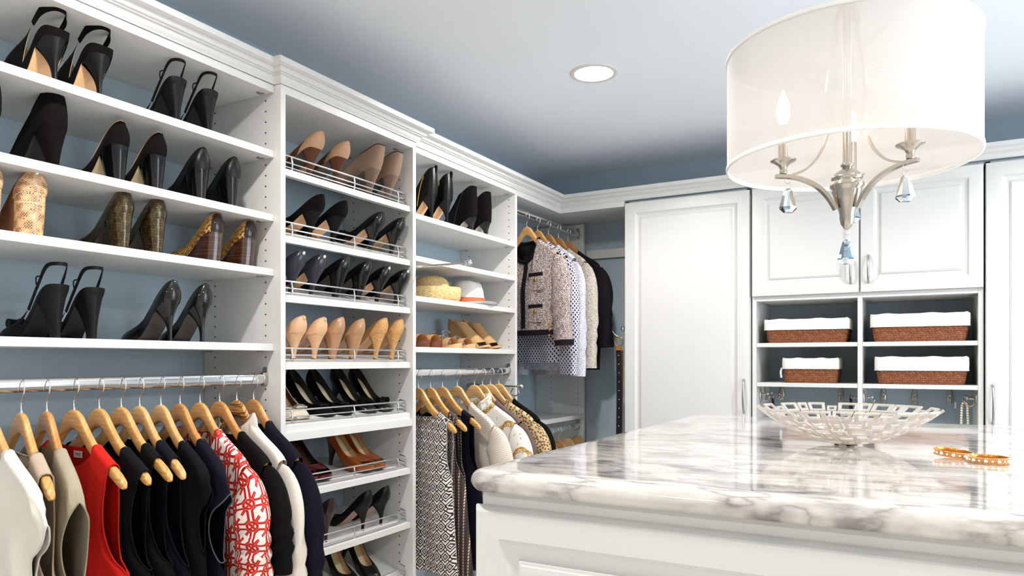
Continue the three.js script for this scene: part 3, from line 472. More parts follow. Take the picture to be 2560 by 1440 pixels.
// a shoe of a kind: the first is built, the others are copies (left and right are mirror images)
function shoe(kind, side, label, category, group, pos, turn, pitch = 0, name = 'high_heel') {
  const key = kind + side; let t;
  const o = KINDS[kind];
  if (!made.has(key)) { t = new THREE.Group(); makeShoe(t, { ...o, side }); made.set(key, t); } else { t = made.get(key).clone(); }
  t.name = numbered(name); t.userData = { label, category, group };
  t.position.copy(pos); t.rotation.set(0, turn, 0); if (pitch) t.rotateX(pitch); scene.add(t); return t;
}
const KINDS = {
  wideSling: { h: 0.112, L: 0.205, mat: SM.blackSuede, sole: SM.tan, insole: SM.cream, heel: 'stiletto', heelMat: SM.blackLeather, sling: 0.46, slingLow: 3, strapW: [0.013, 0.025], strapHigh: 0.064, toeBox: 0.085, throat: 0.55, sides: 0.075, lining: SM.cream, wide: 1.1 },
  thinSling: { h: 0.108, L: 0.208, mat: SM.blackMatte, sole: SM.blackLeather, heel: 'flare', sling: 0.5, strapW: 0.007, strapHigh: 0.058, buckle: 1, insole: SM.blackLining, lining: SM.blackLining },
  bigBoot: { h: 0.100, L: 0.215, mat: SM.blackSuede, boot: 1, counter: 0.075, toeBox: 0.082, throat: 0.44, heel: 'cone', sole: SM.blackLining, wide: 1.12, shaft: 0.026, lining: SM.blackLining, insole: SM.blackLining },
  suedeCone: { h: 0.096, L: 0.208, mat: SM.blackSuede, heelMat: SM.blackPatent, heel: 'block', sole: SM.cornSole, piping: SM.tanLining, lining: SM.blackLining, counter: 0.056 },
  leatherCone: { h: 0.092, L: 0.21, mat: SM.blackLeather, heelMat: SM.blackPatent, heel: 'block', sole: SM.blackMatte, lining: SM.blackLining, counter: 0.055 },
  snakeWedge: { h: 0.098, L: 0.205, mat: SM.camelSuede, heel: 'wedge', heelMat: SM.camelSuede, back: SM.snake, sole: SM.tan, lining: SM.tanLining, button: M.steel, counter: 0.05, wide: 1.12 },
  bronzePump: { h: 0.094, L: 0.21, mat: SM.bronze, heel: 'block', heelMat: SM.bronze, sole: SM.darkSole, lining: SM.blackLining, counter: 0.056 },
  leopardWedge: { h: 0.088, L: 0.205, mat: SM.leopard, heel: 'wedge', heelMat: SM.woodHeel, back: SM.darkGloss, backTo: 0.06, sole: SM.darkSole, lining: SM.blackLining, counter: 0.05, plat: 0.008, platMat: SM.woodHeel },
  bowSling: { h: 0.108, L: 0.208, mat: SM.blackMatte, sole: SM.blackLeather, heel: 'flare', sling: 0.5, strapW: 0.008, strapHigh: 0.06, buckle: 1, bow: 1.0, bowZ: 0.165, insole: SM.blackLining, lining: SM.blackLining },
  crocPump: { h: 0.106, L: 0.208, mat: SM.blackCroc, heelMat: SM.blackCroc, heel: 'stiletto', sole: SM.darkSole, lining: SM.blackLining, counter: 0.054, toe: 'point' },
  beigeMary: { h: 0.092, L: 0.205, mat: SM.beigeSuede, heel: 'slim', heelMat: SM.brownSuede, band: [0.36, 0.12, SM.brownSuede], bow: 0.7, bowMat: SM.brownSuede, sole: SM.darkSole, lining: SM.brownSuede, counter: 0.052 },
  greyBootie: { h: 0.094, L: 0.21, mat: SM.greySuede, boot: 1, counter: 0.075, toeBox: 0.09, throat: 0.46, heel: 'flare', heelMat: SM.darkGreySuede, sole: SM.darkSole, lining: SM.blackLining, piping: SM.blackSuede, shaft: 0.027 },
  blackSuedePump: { h: 0.094, L: 0.208, mat: SM.blackSuede, heelMat: SM.blackMatte, heel: 'slim', sole: SM.tan, lining: SM.blackLining, counter: 0.052 },
  blackPatentPump: { h: 0.094, L: 0.208, mat: SM.blackPatent, heel: 'slim', sole: SM.tan, lining: SM.blackLining, counter: 0.05, bow: 0.7 },
  navyPump: { h: 0.088, L: 0.205, mat: SM.navy, heel: 'slim', sole: SM.tan, lining: SM.blackLining, counter: 0.048, button: SM.cap },
  patentBlock: { h: 0.092, L: 0.205, mat: SM.blackPatent, heel: 'cone', sole: SM.darkSole, lining: SM.blackLining, counter: 0.05, plat: 0.012 },
  blackStudPump: { h: 0.088, L: 0.205, mat: SM.blackPatent, heel: 'slim', sole: SM.tan, lining: SM.blackLining, counter: 0.048, button: SM.cap },
  nudePump: { h: 0.088, L: 0.205, mat: SM.nudeMatte, heel: 'slim', heelMat: SM.nudeMatte, sole: SM.pinkSole, lining: SM.cream, counter: 0.052, button: SM.nudeMatte },
  nudePatent: { h: 0.09, L: 0.205, mat: SM.tauPatent, heel: 'cone', sole: SM.pinkSole, lining: SM.cream, counter: 0.055 },
  corkPump: { h: 0.102, L: 0.205, mat: SM.cork, heel: 'slim', heelMat: SM.cork, sole: SM.tan, lining: SM.cream, counter: 0.052, plat: 0.018, platMat: SM.cork },
  creamFlat: { h: 0.082, L: 0.215, mat: SM.creamLeather, heel: 'slim', bar: 1, barMat: SM.creamLeather, sole: SM.tan, lining: SM.darkBrown, insole: SM.tanLining, toe: 'point' },
  blackBuckle: { h: 0.075, L: 0.225, mat: SM.blackSuede, heel: 'slim', bar: 1, barMat: SM.blackSuede, barMetal: SM.blackMatte, sole: SM.darkSole, lining: SM.blackLining, insole: SM.cream, toe: 'point' },
  blackBow: { h: 0.085, L: 0.222, mat: SM.blackPatent, heel: 'slim', bow: 0.95, bowMat: SM.blackSuede, sole: SM.darkSole, lining: SM.blackLining, insole: SM.cornSole },
  redPeep: { h: 0.10, L: 0.21, mat: SM.burgundy, heel: 'slim', peep: 0.06, plat: 0.014, sole: SM.darkSole, lining: SM.blackLining, insole: SM.darkBrown, toeBox: 0.034 },
  brownPeep: { h: 0.105, L: 0.212, mat: SM.cognac, heel: 'slim', peep: 0.06, plat: 0.014, sole: SM.darkSole, lining: SM.tanLining, insole: SM.cornSole, heelMat: SM.darkBrown, toeBox: 0.034 },
  brownPump: { h: 0.098, L: 0.205, mat: SM.brownLeather, heel: 'stiletto', sole: SM.darkSole, lining: SM.blackLining, counter: 0.052 },
  blackPump: { h: 0.095, L: 0.205, mat: SM.blackLeather, heel: 'stiletto', sole: SM.pinkSole, lining: SM.blackLining, counter: 0.052, toe: 'point' },
  blackTan: { h: 0.09, L: 0.22, mat: SM.blackLeather, heel: 'slim', sole: SM.darkSole, lining: SM.tanLining, insole: SM.cornSole, toe: 'point' },
  zipBoot: { h: 0.112, L: 0.205, mat: SM.blackMatte, boot: 1, counter: 0.098, toeBox: 0.088, throat: 0.50, heel: 'stiletto', heelMat: SM.blackLeather, back: SM.blackLeather, backTo: 0.16, sole: SM.tan, zip: 1, shaft: 0.033, lining: SM.blackLining },
  ankleBoot: { h: 0.072, L: 0.205, mat: SM.blackSuede, boot: 1, counter: 0.128, toeBox: 0.136, throat: 0.44, heel: 'slim', heelMat: SM.blackPatent, sole: SM.greyLining, slit: 1, shaft: 0.0355, lining: SM.blackLining },
  openBootie: { h: 0.050, L: 0.215, mat: SM.tanBootie, boot: 1, counter: 0.085, toeBox: 0.098, throat: 0.42, heel: 'block', heelMat: SM.tanSole, sole: SM.tanSole, insole: SM.blackLining, lining: SM.tanLining, peep: 0.09, shaft: 0.03, plat: 0.006, platMat: SM.tanSole },
};
const HEEL = 'high heel', TOWALL = -Math.PI / 2, TOROOM = Math.PI / 2;
// a shoe on a flat shelf: px is where its heel comes down in the photograph
function onShelf(kind, side, px, top, label, group, x = -1.695, turn = 0, name, cat = HEEL) {
  const p = onX(px, 700, x + 0.0); p.y = H + top + 0.0002; return shoe(kind, side, label, cat, group, p, TOWALL + turn, 0, name);
}
// a shoe on a slanted shelf
function onSlant(kind, side, px, row, label, group, x = -1.678, turn = 0, toe = 1, name, cat = HEEL) {
  const p = onX(px, 900, x); const slope = SLR[row]; p.y = slantTop(row, x) + 0.0215 - 0.0185 + 0.0004;
  const t = shoe(kind, side, label, cat, group, p, 0, 0, name);
  const q1 = new THREE.Quaternion().setFromAxisAngle(V(0, 0, 1), -slope), q2 = new THREE.Quaternion().setFromAxisAngle(V(0, 1, 0), (toe > 0 ? TOWALL : TOROOM) + turn);
  t.quaternion.copy(q1.multiply(q2)); return t;
}
const S1 = [0.6262, 0.4367, 0.2747, 0.0522];
const pair = (fn, kind, a, b, where, what, group, extra = []) => { fn(kind, 1, a, where, `${what}, left one`, group, ...extra); fn(kind, -1, b, where, `${what}, right one`, group, ...extra); };
pair(onShelf, 'wideSling', 150, 262, S1[0], 'black suede slingback heel with wide ankle strap on the top left shelf', 'wide strap slingbacks');
pair(onShelf, 'thinSling', 452, 532, S1[0], 'black satin slingback heel with thin buckled strap on the top left shelf', 'thin strap slingbacks');
pair(onShelf, 'bigBoot', -22, 148, S1[1], 'large black suede ankle bootie on the second left shelf', 'black suede booties');
pair(onShelf, 'suedeCone', 307, 402, S1[1], 'black suede pump with shiny cone heel on the second left shelf', 'suede cone heel pumps');
pair(onShelf, 'leatherCone', 512, 590, S1[1], 'black quilted leather pump with glossy block heel on the second left shelf', 'leather block heel pumps');
pair(onShelf, 'snakeWedge', -22, 92, S1[2], 'tan snakeskin and suede wedge shoe at the left edge of the third shelf', 'snakeskin wedges');
pair(onShelf, 'bronzePump', 318, 402, S1[2], 'bronze crocodile pump with block heel on the third left shelf', 'bronze pumps');
pair(onShelf, 'leopardWedge', 548, 630, S1[2], 'leopard print wedge shoe with dark wooden heel on the third left shelf', 'leopard wedges');
pair(onShelf, 'bowSling', 152, 243, S1[3], 'black satin slingback heel with a bow on the toe above the hanging dresses', 'bow slingbacks');
pair(onShelf, 'crocPump', 438, 518, S1[3], 'black crocodile patent stiletto pump above the hanging dresses', 'crocodile stilettos');
const sl = (kind, a, b, row, what, group, toe = 1, x) => { onSlant(kind, 1, a, row, `${what}, left one`, group, x, 0, toe); onSlant(kind, -1, b, row, `${what}, right one`, group, x, 0, toe); };
sl('beigeMary', 783, 848, 0, 'beige suede heel with dark brown strap on the top slanted shelf', 'beige suede heels');
sl('greyBootie', 932, 978, 0, 'grey suede ankle bootie on the top slanted shelf', 'grey suede booties');
sl('blackSuedePump', 784, 842, 1, 'black suede pump with tan sole on the second slanted shelf', 'black suede pumps');
sl('blackPatentPump', 936, 988, 1, 'black patent pump with tan sole on the second slanted shelf', 'black patent pumps');
sl('navyPump', 738, 790, 2, 'navy snake leather pump with metal stud on the third slanted shelf', 'navy pumps');
sl('patentBlock', 850, 905, 2, 'black patent platform pump in the middle of the third slanted shelf', 'patent platform pumps');
sl('blackStudPump', 953, 1000, 2, 'black pump with metal heel stud at the right of the third slanted shelf', 'stud pumps');
sl('nudePump', 745, 797, 3, 'pale nude pump with heel button on the fourth slanted shelf', 'nude pumps');
sl('nudePatent', 842, 893, 3, 'tan patent pump with cone heel on the fourth slanted shelf', 'tan patent pumps');
sl('corkPump', 950, 990, 3, 'cork platform pump at the right of the fourth slanted shelf', 'cork pumps');
// shoes that point to the room: px marks the toe; the heel stands higher up the slope
const fw = (kind, a, b, row, what, group, xt = -1.672) => { const L = KINDS[kind].L || 0.212, x = xt - L * Math.cos(SLR[row]); [[a, 1, 'left'], [b, -1, 'right']].forEach(([px, s, w]) => { const z = onX(px, 900, xt).z, t = onSlant(kind, s, px, row, `${what}, ${w} one`, group, x, 0, -1); t.position.z = z; }); };
fw('creamFlat', 736, 776, 4, 'cream buckled pump pointing out on the fifth slanted shelf', 'cream pumps');
fw('blackBuckle', 833, 884, 4, 'black suede buckled pump pointing out on the fifth slanted shelf', 'black buckled pumps');
fw('blackBow', 938, 982, 4, 'black pump with velvet bow pointing out on the fifth slanted shelf', 'black bow pumps');
fw('redPeep', 782, 826, 5, 'burgundy patent peep toe heel beside the dark navy jacket', 'burgundy peep toes');
fw('brownPeep', 927, 962, 5, 'cognac brown patent peep toe heel on the sixth slanted shelf', 'brown peep toes');
sl('brownPump', 778, 826, 6, 'dark brown patent stiletto pump on the seventh slanted shelf', 'brown stilettos');
sl('blackPump', 918, 963, 6, 'black leather stiletto pump on the seventh slanted shelf', 'black stilettos');
fw('blackTan', 900, 955, 7, 'black pump with tan lining on the lowest slanted shelf in view', 'black tan lined pumps', -1.68);
// unit 3
const S3 = [0.5662, 0.4042, 0.2507, 0.0552];
pair(onShelf, 'zipBoot', 1090, 1128, S3[0], 'black leather stiletto bootie with gold side zip on the top boot shelf', 'zip booties');
pair(onShelf, 'ankleBoot', 1190, 1226, S3[0], 'black suede ankle boot with glossy heel on the top boot shelf', 'suede ankle boots');
[[1222, 1, 'left'], [1255, -1, 'right']].forEach(([px, s, w]) => { const xt = -1.682, p = onX(px, 800, xt); p.x = xt - 0.215; p.y = H + S3[3] + 0.0002; shoe('openBootie', s, `tan leather open toe bootie on the sandal shelf, ${w} one`, 'bootie', 'open toe booties', p, TOROOM, 0, 'ankle_boot'); });
// ---------------------------------------------------------------- sandals
function band(t, name, mat, a, b, peak, wd, th = 0.002) {   // an arched strap from a to b
  const rows = []; for (let i = 0; i <= 14; i++) { const q = i / 14, an = Math.PI * q, p = V(lerp(a.x, b.x, (1 - Math.cos(an)) / 2), lerp(a.y, b.y, q) + peak * Math.sin(an), lerp(a.z, b.z, q)); const n = V(Math.cos(an) * -1, Math.sin(an), 0); rows.push([p.clone().add(V(0, 0, -wd / 2)), p.clone().add(V(0, 0, wd / 2)), p.clone().addScaledVector(n, th).add(V(0, 0, wd / 2)), p.clone().addScaledVector(n, th).add(V(0, 0, -wd / 2))]); }
  part(name, grid(rows, { closeV: true }), mat, t);
}
function sandal(label, group, px, xt, kind, side) {
  const p = onX(px, 800, xt); p.y = H + S3[3] + 0.0002; const L = 0.21, h = kind === 'wedge' ? 0.058 : 0.02, plat = kind === 'wedge' ? 0.02 : 0.012; p.x = xt - L;
  const t = thing('sandal', label, 'sandal', p.toArray(), TOROOM, group), S = shoeShape({ L, h, plat, toe: 'round', side, wide: 1.05 });
  const lo = (k, dy, fl) => S.loopAt((u, s) => V(S.bend(s * S.w(u * L) * k, u * L), fl ? 0 : S.ys(u * L) + dy, u * L));
  part('sole', [grid([lo(0.97, 0, true), lo(1, -0.002)], { closeV: true, uv: (i, j, q) => [q.z + q.x, q.y] })], kind === 'wedge' ? SM.woodTan : SM.tanSole, t);
  const A = []; for (const k of [-1, 0, 1]) { const r = []; for (let i = 0; i <= N; i++) { const z = S.us[i] * L; r.push(V(S.bend(k * S.w(z), z), S.ys(z) - 0.0018, z)); } A.push(r); }
  part('footbed', grid(A), SM.tanSole, t);
  const at = (z, s) => V(S.bend(s * S.w(z) * 0.98, z), S.ys(z), z);
  band(t, 'toe_strap', SM.sandTan, at(0.155, -1), at(0.155, 1), 0.032, kind === 'wedge' ? 0.055 : 0.034);
  if (kind === 'wedge') { band(t, 'heel_strap', SM.sandTan, at(0.03, -1), at(0.03, 1), 0.062, 0.02); }
  else {
    band(t, 'cross_strap', SM.white, at(0.09, -1), at(0.13, 1), 0.042, 0.011); band(t, 'cross_strap', SM.white, at(0.13, -1), at(0.09, 1), 0.043, 0.011);
    band(t, 'ankle_strap', SM.white, V(-0.028, h + 0.05, 0.055), V(0.028, h + 0.05, 0.055), 0.012, 0.012); band(t, 'back_strap', SM.white, at(0.05, -1), at(0.05, 1), 0.05, 0.011);
  }
  return t;
}
SM.woodTan = std('#a9764a', 0.6, 0, { map: dataTex(256, (x, y, i) => { const v = nGrain[i]; return [lerp(120, 205, v), lerp(78, 150, v), lerp(46, 104, v)]; }, 0.2) }); SM.sandTan = leatherOf('#d3a06e', 0.45);
sandal('tan wedge sandal with wooden sole on the sandal shelf, left one', 'wedge sandals', 1068, -1.70, 'wedge', 1);
sandal('tan wedge sandal with wooden sole on the sandal shelf, right one', 'wedge sandals', 1105, -1.695, 'wedge', -1);
sandal('flat tan sandal with white crossed straps, left one', 'strappy sandals', 1150, -1.695, 'flat', 1);
sandal('flat tan sandal with white crossed straps, right one', 'strappy sandals', 1188, -1.69, 'flat', -1);
// ---------------------------------------------------------------- hats
{
  const p = onX(1076, 700, -1.80); const t = thing('sun_hat', 'woven straw hat with turned up brim on the hat shelf', 'hat', [-1.80, H + S3[2], p.z]);
  const straw = std('#ffffff', 0.8, 0, { map: canvasTex(256, 256, (g, w, h) => { const r = rnd(12); g.fillStyle = '#dcbd80'; g.fillRect(0, 0, w, h); for (let j = 0; j < 16; j++) for (let i = 0; i < 22; i++) { g.fillStyle = ['#f6e4b8', '#eed6a2', '#dcbb7c', '#c6a062'][Math.floor(r() * 4)]; g.save(); g.translate(i * 12 + (j % 2) * 6, j * 16 + 8); g.rotate(j % 2 ? 0.5 : -0.5); g.beginPath(); g.ellipse(0, 0, 6.2, 3.4, 0, 0, 6.3); g.fill(); g.restore(); } }, [0.12, 0.12]) });
  const prof = (pts, n = 72, amp = 0.0012) => { const rows = pts.map(([r, y], i) => Array.from({ length: n }, (_, j) => { const a = j / n * 6.2832, k = 1 + amp * 8 * Math.sin(j * 9 + i * 2.4) + 0.0; return V(Math.cos(a) * r * k * 1.0, y, Math.sin(a) * r * k * 0.88); })); const c = [0]; for (let i = 1; i < pts.length; i++) c.push(c[i - 1] + Math.hypot(pts[i][0] - pts[i - 1][0], pts[i][1] - pts[i - 1][1])); return grid(rows, { closeV: true, uv: (i, j) => [j / n * 0.6, c[i]] }); };
  part('crown', prof([[0.0005, 0.112], [0.03, 0.111], [0.055, 0.105], [0.072, 0.094], [0.081, 0.078], [0.085, 0.05], [0.088, 0.012]]), straw, t);
  part('brim', prof([[0.088, 0.014], [0.098, 0.006], [0.112, 0.0035], [0.122, 0.006], [0.127, 0.018], [0.128, 0.036], [0.131, 0.056], [0.134, 0.058], [0.1335, 0.034], [0.131, 0.012], [0.122, 0.001], [0.09, 0.001]]), straw, t);
}
{
  const p = onX(1165, 700, -1.79); const t = thing('fedora', 'white fedora with an orange ribbon band on the hat shelf', 'hat', [-1.79, H + S3[2], p.z]);
  const felt = std('#f2efea', 0.9, 0, { bumpMap: fineBump, bumpScale: 0.0003 }), n = 72;
  const pts = [[0.0005, 0.112], [0.03, 0.113], [0.048, 0.113], [0.062, 0.108], [0.073, 0.095], [0.081, 0.068], [0.087, 0.03], [0.09, 0.004]];
  part('crown', grid(pts.map(([r, y]) => Array.from({ length: n }, (_, j) => { const a = j / n * 6.2832, x = Math.cos(a) * r, z = Math.sin(a) * r * 0.87, d = y > 0.08 ? 0.010 * Math.exp(-((z / 0.016) ** 2)) * sst(0.08, 0.112, y) : 0; return V(x, y - d, z); })), { closeV: true }), felt, t);
  part('ribbon', grid([[0.0893, 0.0345], [0.0905, 0.034], [0.0925, 0.008], [0.0912, 0.007]].map(([r, y]) => Array.from({ length: n }, (_, j) => { const a = j / n * 6.2832; return V(Math.cos(a) * r, y, Math.sin(a) * r * 0.87); })), { closeV: true }), std('#e8663a', 0.6), t);
  part('brim', grid([[0.088, 0.006], [0.105, 0.004], [0.125, 0.006], [0.142, 0.012], [0.1435, 0.0105], [0.127, 0.003], [0.105, 0.0008], [0.088, 0.002]].map(([r, y]) => Array.from({ length: n }, (_, j) => { const a = j / n * 6.2832; return V(Math.cos(a) * r, Math.max(0.0006, y + 0.004 * Math.cos(2 * a) * sst(0.1, 0.14, r)), Math.sin(a) * r * 0.9); })), { closeV: true }), felt, t);
}

// ---------------------------------------------------------------- wooden hangers
const HT = [[0, 0], [0.012, -0.002], [0.022, -0.008], [0.032, -0.017], [0.045, -0.032], [0.058, -0.047], [0.08, -0.070], [0.105, -0.088], [0.133, -0.104], [0.176, -0.126], [0.205, -0.143], [0.216, -0.152], [0.232, -0.172], [0.25, -0.204], [0.27, -0.245]];
const hangTop = (x) => table(HT, Math.abs(x));
const woodTex = (a, b, seed) => dataTex(256, (x, y, i) => { const v = clamp(nGrain[(i + seed * 977) % 65536] * 1.1 - 0.05); return [lerp(a[0], b[0], v), lerp(a[1], b[1], v), lerp(a[2], b[2], v)]; }, 0.22);
const HWOOD = [phys({ map: woodTex([196, 138, 74], [232, 182, 112], 1), roughness: 0.32, clearcoat: 0.7, clearcoatRoughness: 0.15 }), phys({ map: woodTex([182, 122, 60], [218, 160, 92], 2), roughness: 0.32, clearcoat: 0.7, clearcoatRoughness: 0.15 }), phys({ map: woodTex([206, 152, 92], [238, 194, 132], 3), roughness: 0.32, clearcoat: 0.7, clearcoatRoughness: 0.15 }), phys({ map: dataTex(256, (x, y, i) => { const v = sst(0.42, 0.58, nGrain[i]); return [lerp(104, 206, v), lerp(60, 148, v), lerp(22, 74, v)]; }, 0.16), roughness: 0.32, clearcoat: 0.7, clearcoatRoughness: 0.15 })];
const hangBody = (() => {
  const rows = [], hh = [[0, 0.046], [0.03, 0.045], [0.06, 0.038], [0.1, 0.031], [0.15, 0.027], [0.2, 0.024], [0.209, 0.019], [0.2145, 0.011], [0.216, 0.003]], n = 14;
  for (let i = -34; i <= 34; i++) {
    const s = i / 34, x = Math.sign(s) * 0.216 * Math.abs(s) ** 0.9, ax = Math.abs(x), h = table(hh, ax), th = table([[0, 0.0072], [0.1, 0.0085], [0.19, 0.0095], [0.211, 0.007], [0.216, 0.002]], ax), yc = hangTop(x) - table([[0, 0.046], [0.06, 0.038], [0.1, 0.031], [0.2, 0.024], [0.216, 0.017]], ax) * 0.5 - (ax < 0.03 ? 0.000 : 0), zc = 0.014 * (ax / 0.216) ** 2;
    rows.push(Array.from({ length: n }, (_, j) => { const a = j / n * 6.2832, c = Math.cos(a), q = Math.sin(a); return V(x, yc + h / 2 * Math.sign(q) * Math.abs(q) ** 0.55, zc + th * Math.sign(c) * Math.abs(c) ** 0.55); }));
  }
  return mergeGeometries([plain(grid(rows, { closeV: true, uv: (i, j, p) => [p.x, p.y + p.z] })), plain(fan(rows[0])), plain(fan(rows[rows.length - 1]))]);
})();
const hookGeo = tube([V(0, -0.004, 0), V(0, 0.020, 0), V(0.005, 0.029, 0), V(0.0165, 0.041, 0), V(0.0195, 0.054, 0), V(0.0135, 0.0685, 0), V(0, 0.0745, 0), V(-0.0135, 0.0685, 0), V(-0.0195, 0.055, 0), V(-0.0185, 0.046, 0)], 0.0017, 60, 8);
function hanger(label, group, pos, yaw, tone) {
  const t = thing('wooden_hanger', label, 'hanger', pos.toArray(), yaw, group);
  part('hanger_arms', hangBody, HWOOD[tone], t); part('hook', hookGeo, M.chrome, t); part('ferrule', rod(V(0, -0.002, 0), V(0, 0.004, 0), 0.0032), M.chrome, t);
  return t;
}
// yaw that carries the point `reach` along the hanger to a photograph column
function yawTo(p, px, reach) { let a = -1.0, b = 0.42; for (let i = 0; i < 40; i++) { const m = (a + b) / 2, q = V(p.x + reach * Math.cos(m), p.y, p.z - reach * Math.sin(m)); if (pixelX(q) < px) a = m; else b = m; } return (a + b) / 2; }

// ---------------------------------------------------------------- garments
// o.E: outline of the open armhole from the shoulder end to the underarm
function garment(t, o) {
  const { mat, len = 0.85, sw = 0.19, nw = 0.075,  hem = 0.24, th = 0.022, fold = 0.006, seed = 1, gap = 0.015 } = o;
  const E = [[sw, hangTop(sw) + 0.006], ...(o.E || [[sw - 0.03, -0.19], [sw - 0.015, -0.24], [sw + 0.01, -0.28]]).map(([x, y]) => [x, y - 0.05])], ua = E[E.length - 1], nd = (o.nd ?? 0.12) + 0.03, nb = Math.max((o.nb ?? 0.045) + 0.022, -hangTop(nw) + 0.008), r = rnd(seed), ph = [r() * 6, r() * 6, r() * 6], na = 20, nbv = 40;
  const curve = new THREE.CatmullRomCurve3(E.map(([x, y]) => V(x, y, 0)));
  const sideLen = curve.getLength(), total = sideLen + (len + ua[1]);
  const right = (b) => { const d = b * total; if (d < sideLen) return curve.getPointAt(clamp(d / sideLen)); const q = (d - sideLen) / (total - sideLen); return V(lerp(ua[0], hem, q ** 1.2), lerp(ua[1], -len, q), 0); };
  const shell = (front, s) => {
    const dip = front ? nd : nb, zf = front ? 1 : -1, rows = [];
    const top = (a) => { if (a < 0.4) { const q = a / 0.4, an = q * Math.PI / 2; const yN = hangTop(nw) + 0.003; return o.vneck && front ? V(nw * q, lerp(-dip, yN, q ** 0.9), 0) : V(nw * Math.sin(an), -dip + (yN + dip) * (1 - Math.cos(an)) ** 1.0, 0); } const x = lerp(nw, sw, (a - 0.4) / 0.6); return V(x, hangTop(x) + 0.006, 0); };
    for (let i = 0; i <= nbv; i++) {
      const b = Math.pow(i / nbv, 1.65), row = [];
      for (let j = 0; j <= na; j++) {
        const a = j / na, T = top(a), B = V(hem * a, -len, 0), Lf = V(0, lerp(-dip, -len, b), 0), R = right(b), c00 = top(0), c10 = top(1);
        const x = (1 - b) * T.x + b * B.x + (1 - a) * Lf.x + a * R.x - ((1 - a) * (1 - b) * c00.x + a * (1 - b) * c10.x + (1 - a) * b * 0 + a * b * hem);
        const y = (1 - b) * T.y + b * B.y + (1 - a) * Lf.y + a * R.y - ((1 - a) * (1 - b) * c00.y + a * (1 - b) * c10.y + (1 - a) * b * -len + a * b * -len);
        const above = clamp((y - ua[1]) / 0.12), depth = sst(0, 0.16, T.y - y), edge = Math.sqrt(Math.max(0, 1 - a ** 4));
        let z = lerp(0.0128, th, depth) * lerp(edge, 1, above);
        const seam = sst(0.26, 0.42, a), lift = Math.min(1, (T.y - y) / 0.009), roof = lerp(1, Math.sqrt(Math.max(0, lift * (2 - lift))), seam);
        if (a > 0.8 && y > ua[1] && !o.sleeve) { const q = sst(0.8, 1, a), k = clamp((y - ua[1]) / (c10.y - ua[1])); z = lerp(z, 0.0015 + gap * Math.sin(Math.PI * Math.min(1, k)) ** 0.7, q); } else if (y <= ua[1]) { z *= 1; z = Math.max(z, 0.0015 * (1 - a)); }
        if (x < 0.222 && y > hangTop(x) - 0.045 && a > 0.35) z = Math.max(z, 0.0128); z *= roof;
        const fl = sst(0.08, 0.5, b); z += fold * fl * (Math.sin(26 * x * s + ph[0] + 2.5 * y + (front ? 0 : 2)) + 0.6 * Math.sin(47 * x * s + ph[1] + 4 * y)) * (1 - a ** 6) + 0.45 * Math.max(0, gap - 0.007) * a * a * (1 - sst(0, 0.3, b)) * sst(0, 0.05, b) * roof;
        const lead = 0.014 * (Math.min(x, 0.216) / 0.216) ** 2 * (1 - sst(0.0, 0.5, b));
        row.push(V(s * x, y, zf * z + lead));
      }
      rows.push(row);
    }
    return rows;
  };
  const uv = (k) => (i, j, p) => [p.x + (k ? 0.37 : 0), p.y + Math.abs(p.z) * 0.4];
  const FR = [shell(true, 1), shell(true, -1)], BK = [shell(false, 1), shell(false, -1)];
  part('body', [grid(FR[0], { uv: uv(0) }), grid(FR[1], { uv: uv(0) }), grid(BK[0], { uv: uv(1) }), grid(BK[1], { uv: uv(1) })], mat, t);
  const n4 = Math.round(0.4 * na);
  if (o.lining) part('lining', BK.map((S) => grid(S.map((row) => row.map((p) => p.clone().add(V(0, 0, 0.002)))))), o.lining, t);
  if (o.binding) { // a narrow rolled edge round the neck
    const pts = [...FR[0][0].slice(0, n4 + 1).reverse(), ...FR[1][0].slice(1, n4 + 1)], pb = [...BK[0][0].slice(0, n4 + 1).reverse(), ...BK[1][0].slice(1, n4 + 1)];
    part('neck_binding', [tube(pts, o.bindR || 0.0022, 50, 6), tube(pb, o.bindR || 0.0022, 50, 6)], o.binding, t);
  }
  if (!o.sleeve) { // finished armholes
    for (const q of [0, 1]) { const run = (S) => S.map((row) => row[na]).filter((p) => p.y >= ua[1] - 0.01); const L = [...run(FR[q]), ...run(BK[q]).reverse()].filter((p, i, A) => i === 0 || (p.distanceTo(A[i - 1]) > 0.004 && (i < A.length - 3 || p.distanceTo(A[0]) > 0.006))); part('armhole_edge', tube(L, 0.0018, 60, 6, true), o.edgeMat || mat, t); }
  } else for (const s of [1, -1]) {
    const { l = 0.5, rx = 0.052, rz = 0.026, cuff = 0.046, out = 0.03 } = o.sleeve, y0 = hangTop(sw) + 0.003, oS = s > 0 ? out : out * 0.25, C = new THREE.CatmullRomCurve3([V(sw - 0.06, y0 - 0.055, 0.01), V(sw - 0.012, y0 - 0.052, 0.012), V(sw + 0.022 * (oS / 0.03), y0 - 0.115, 0.012), V(sw + oS, y0 - 0.24, 0.012), V(sw + oS + (s > 0 ? o.sleeve.swing || 0 : 0), -l, 0.014)]);
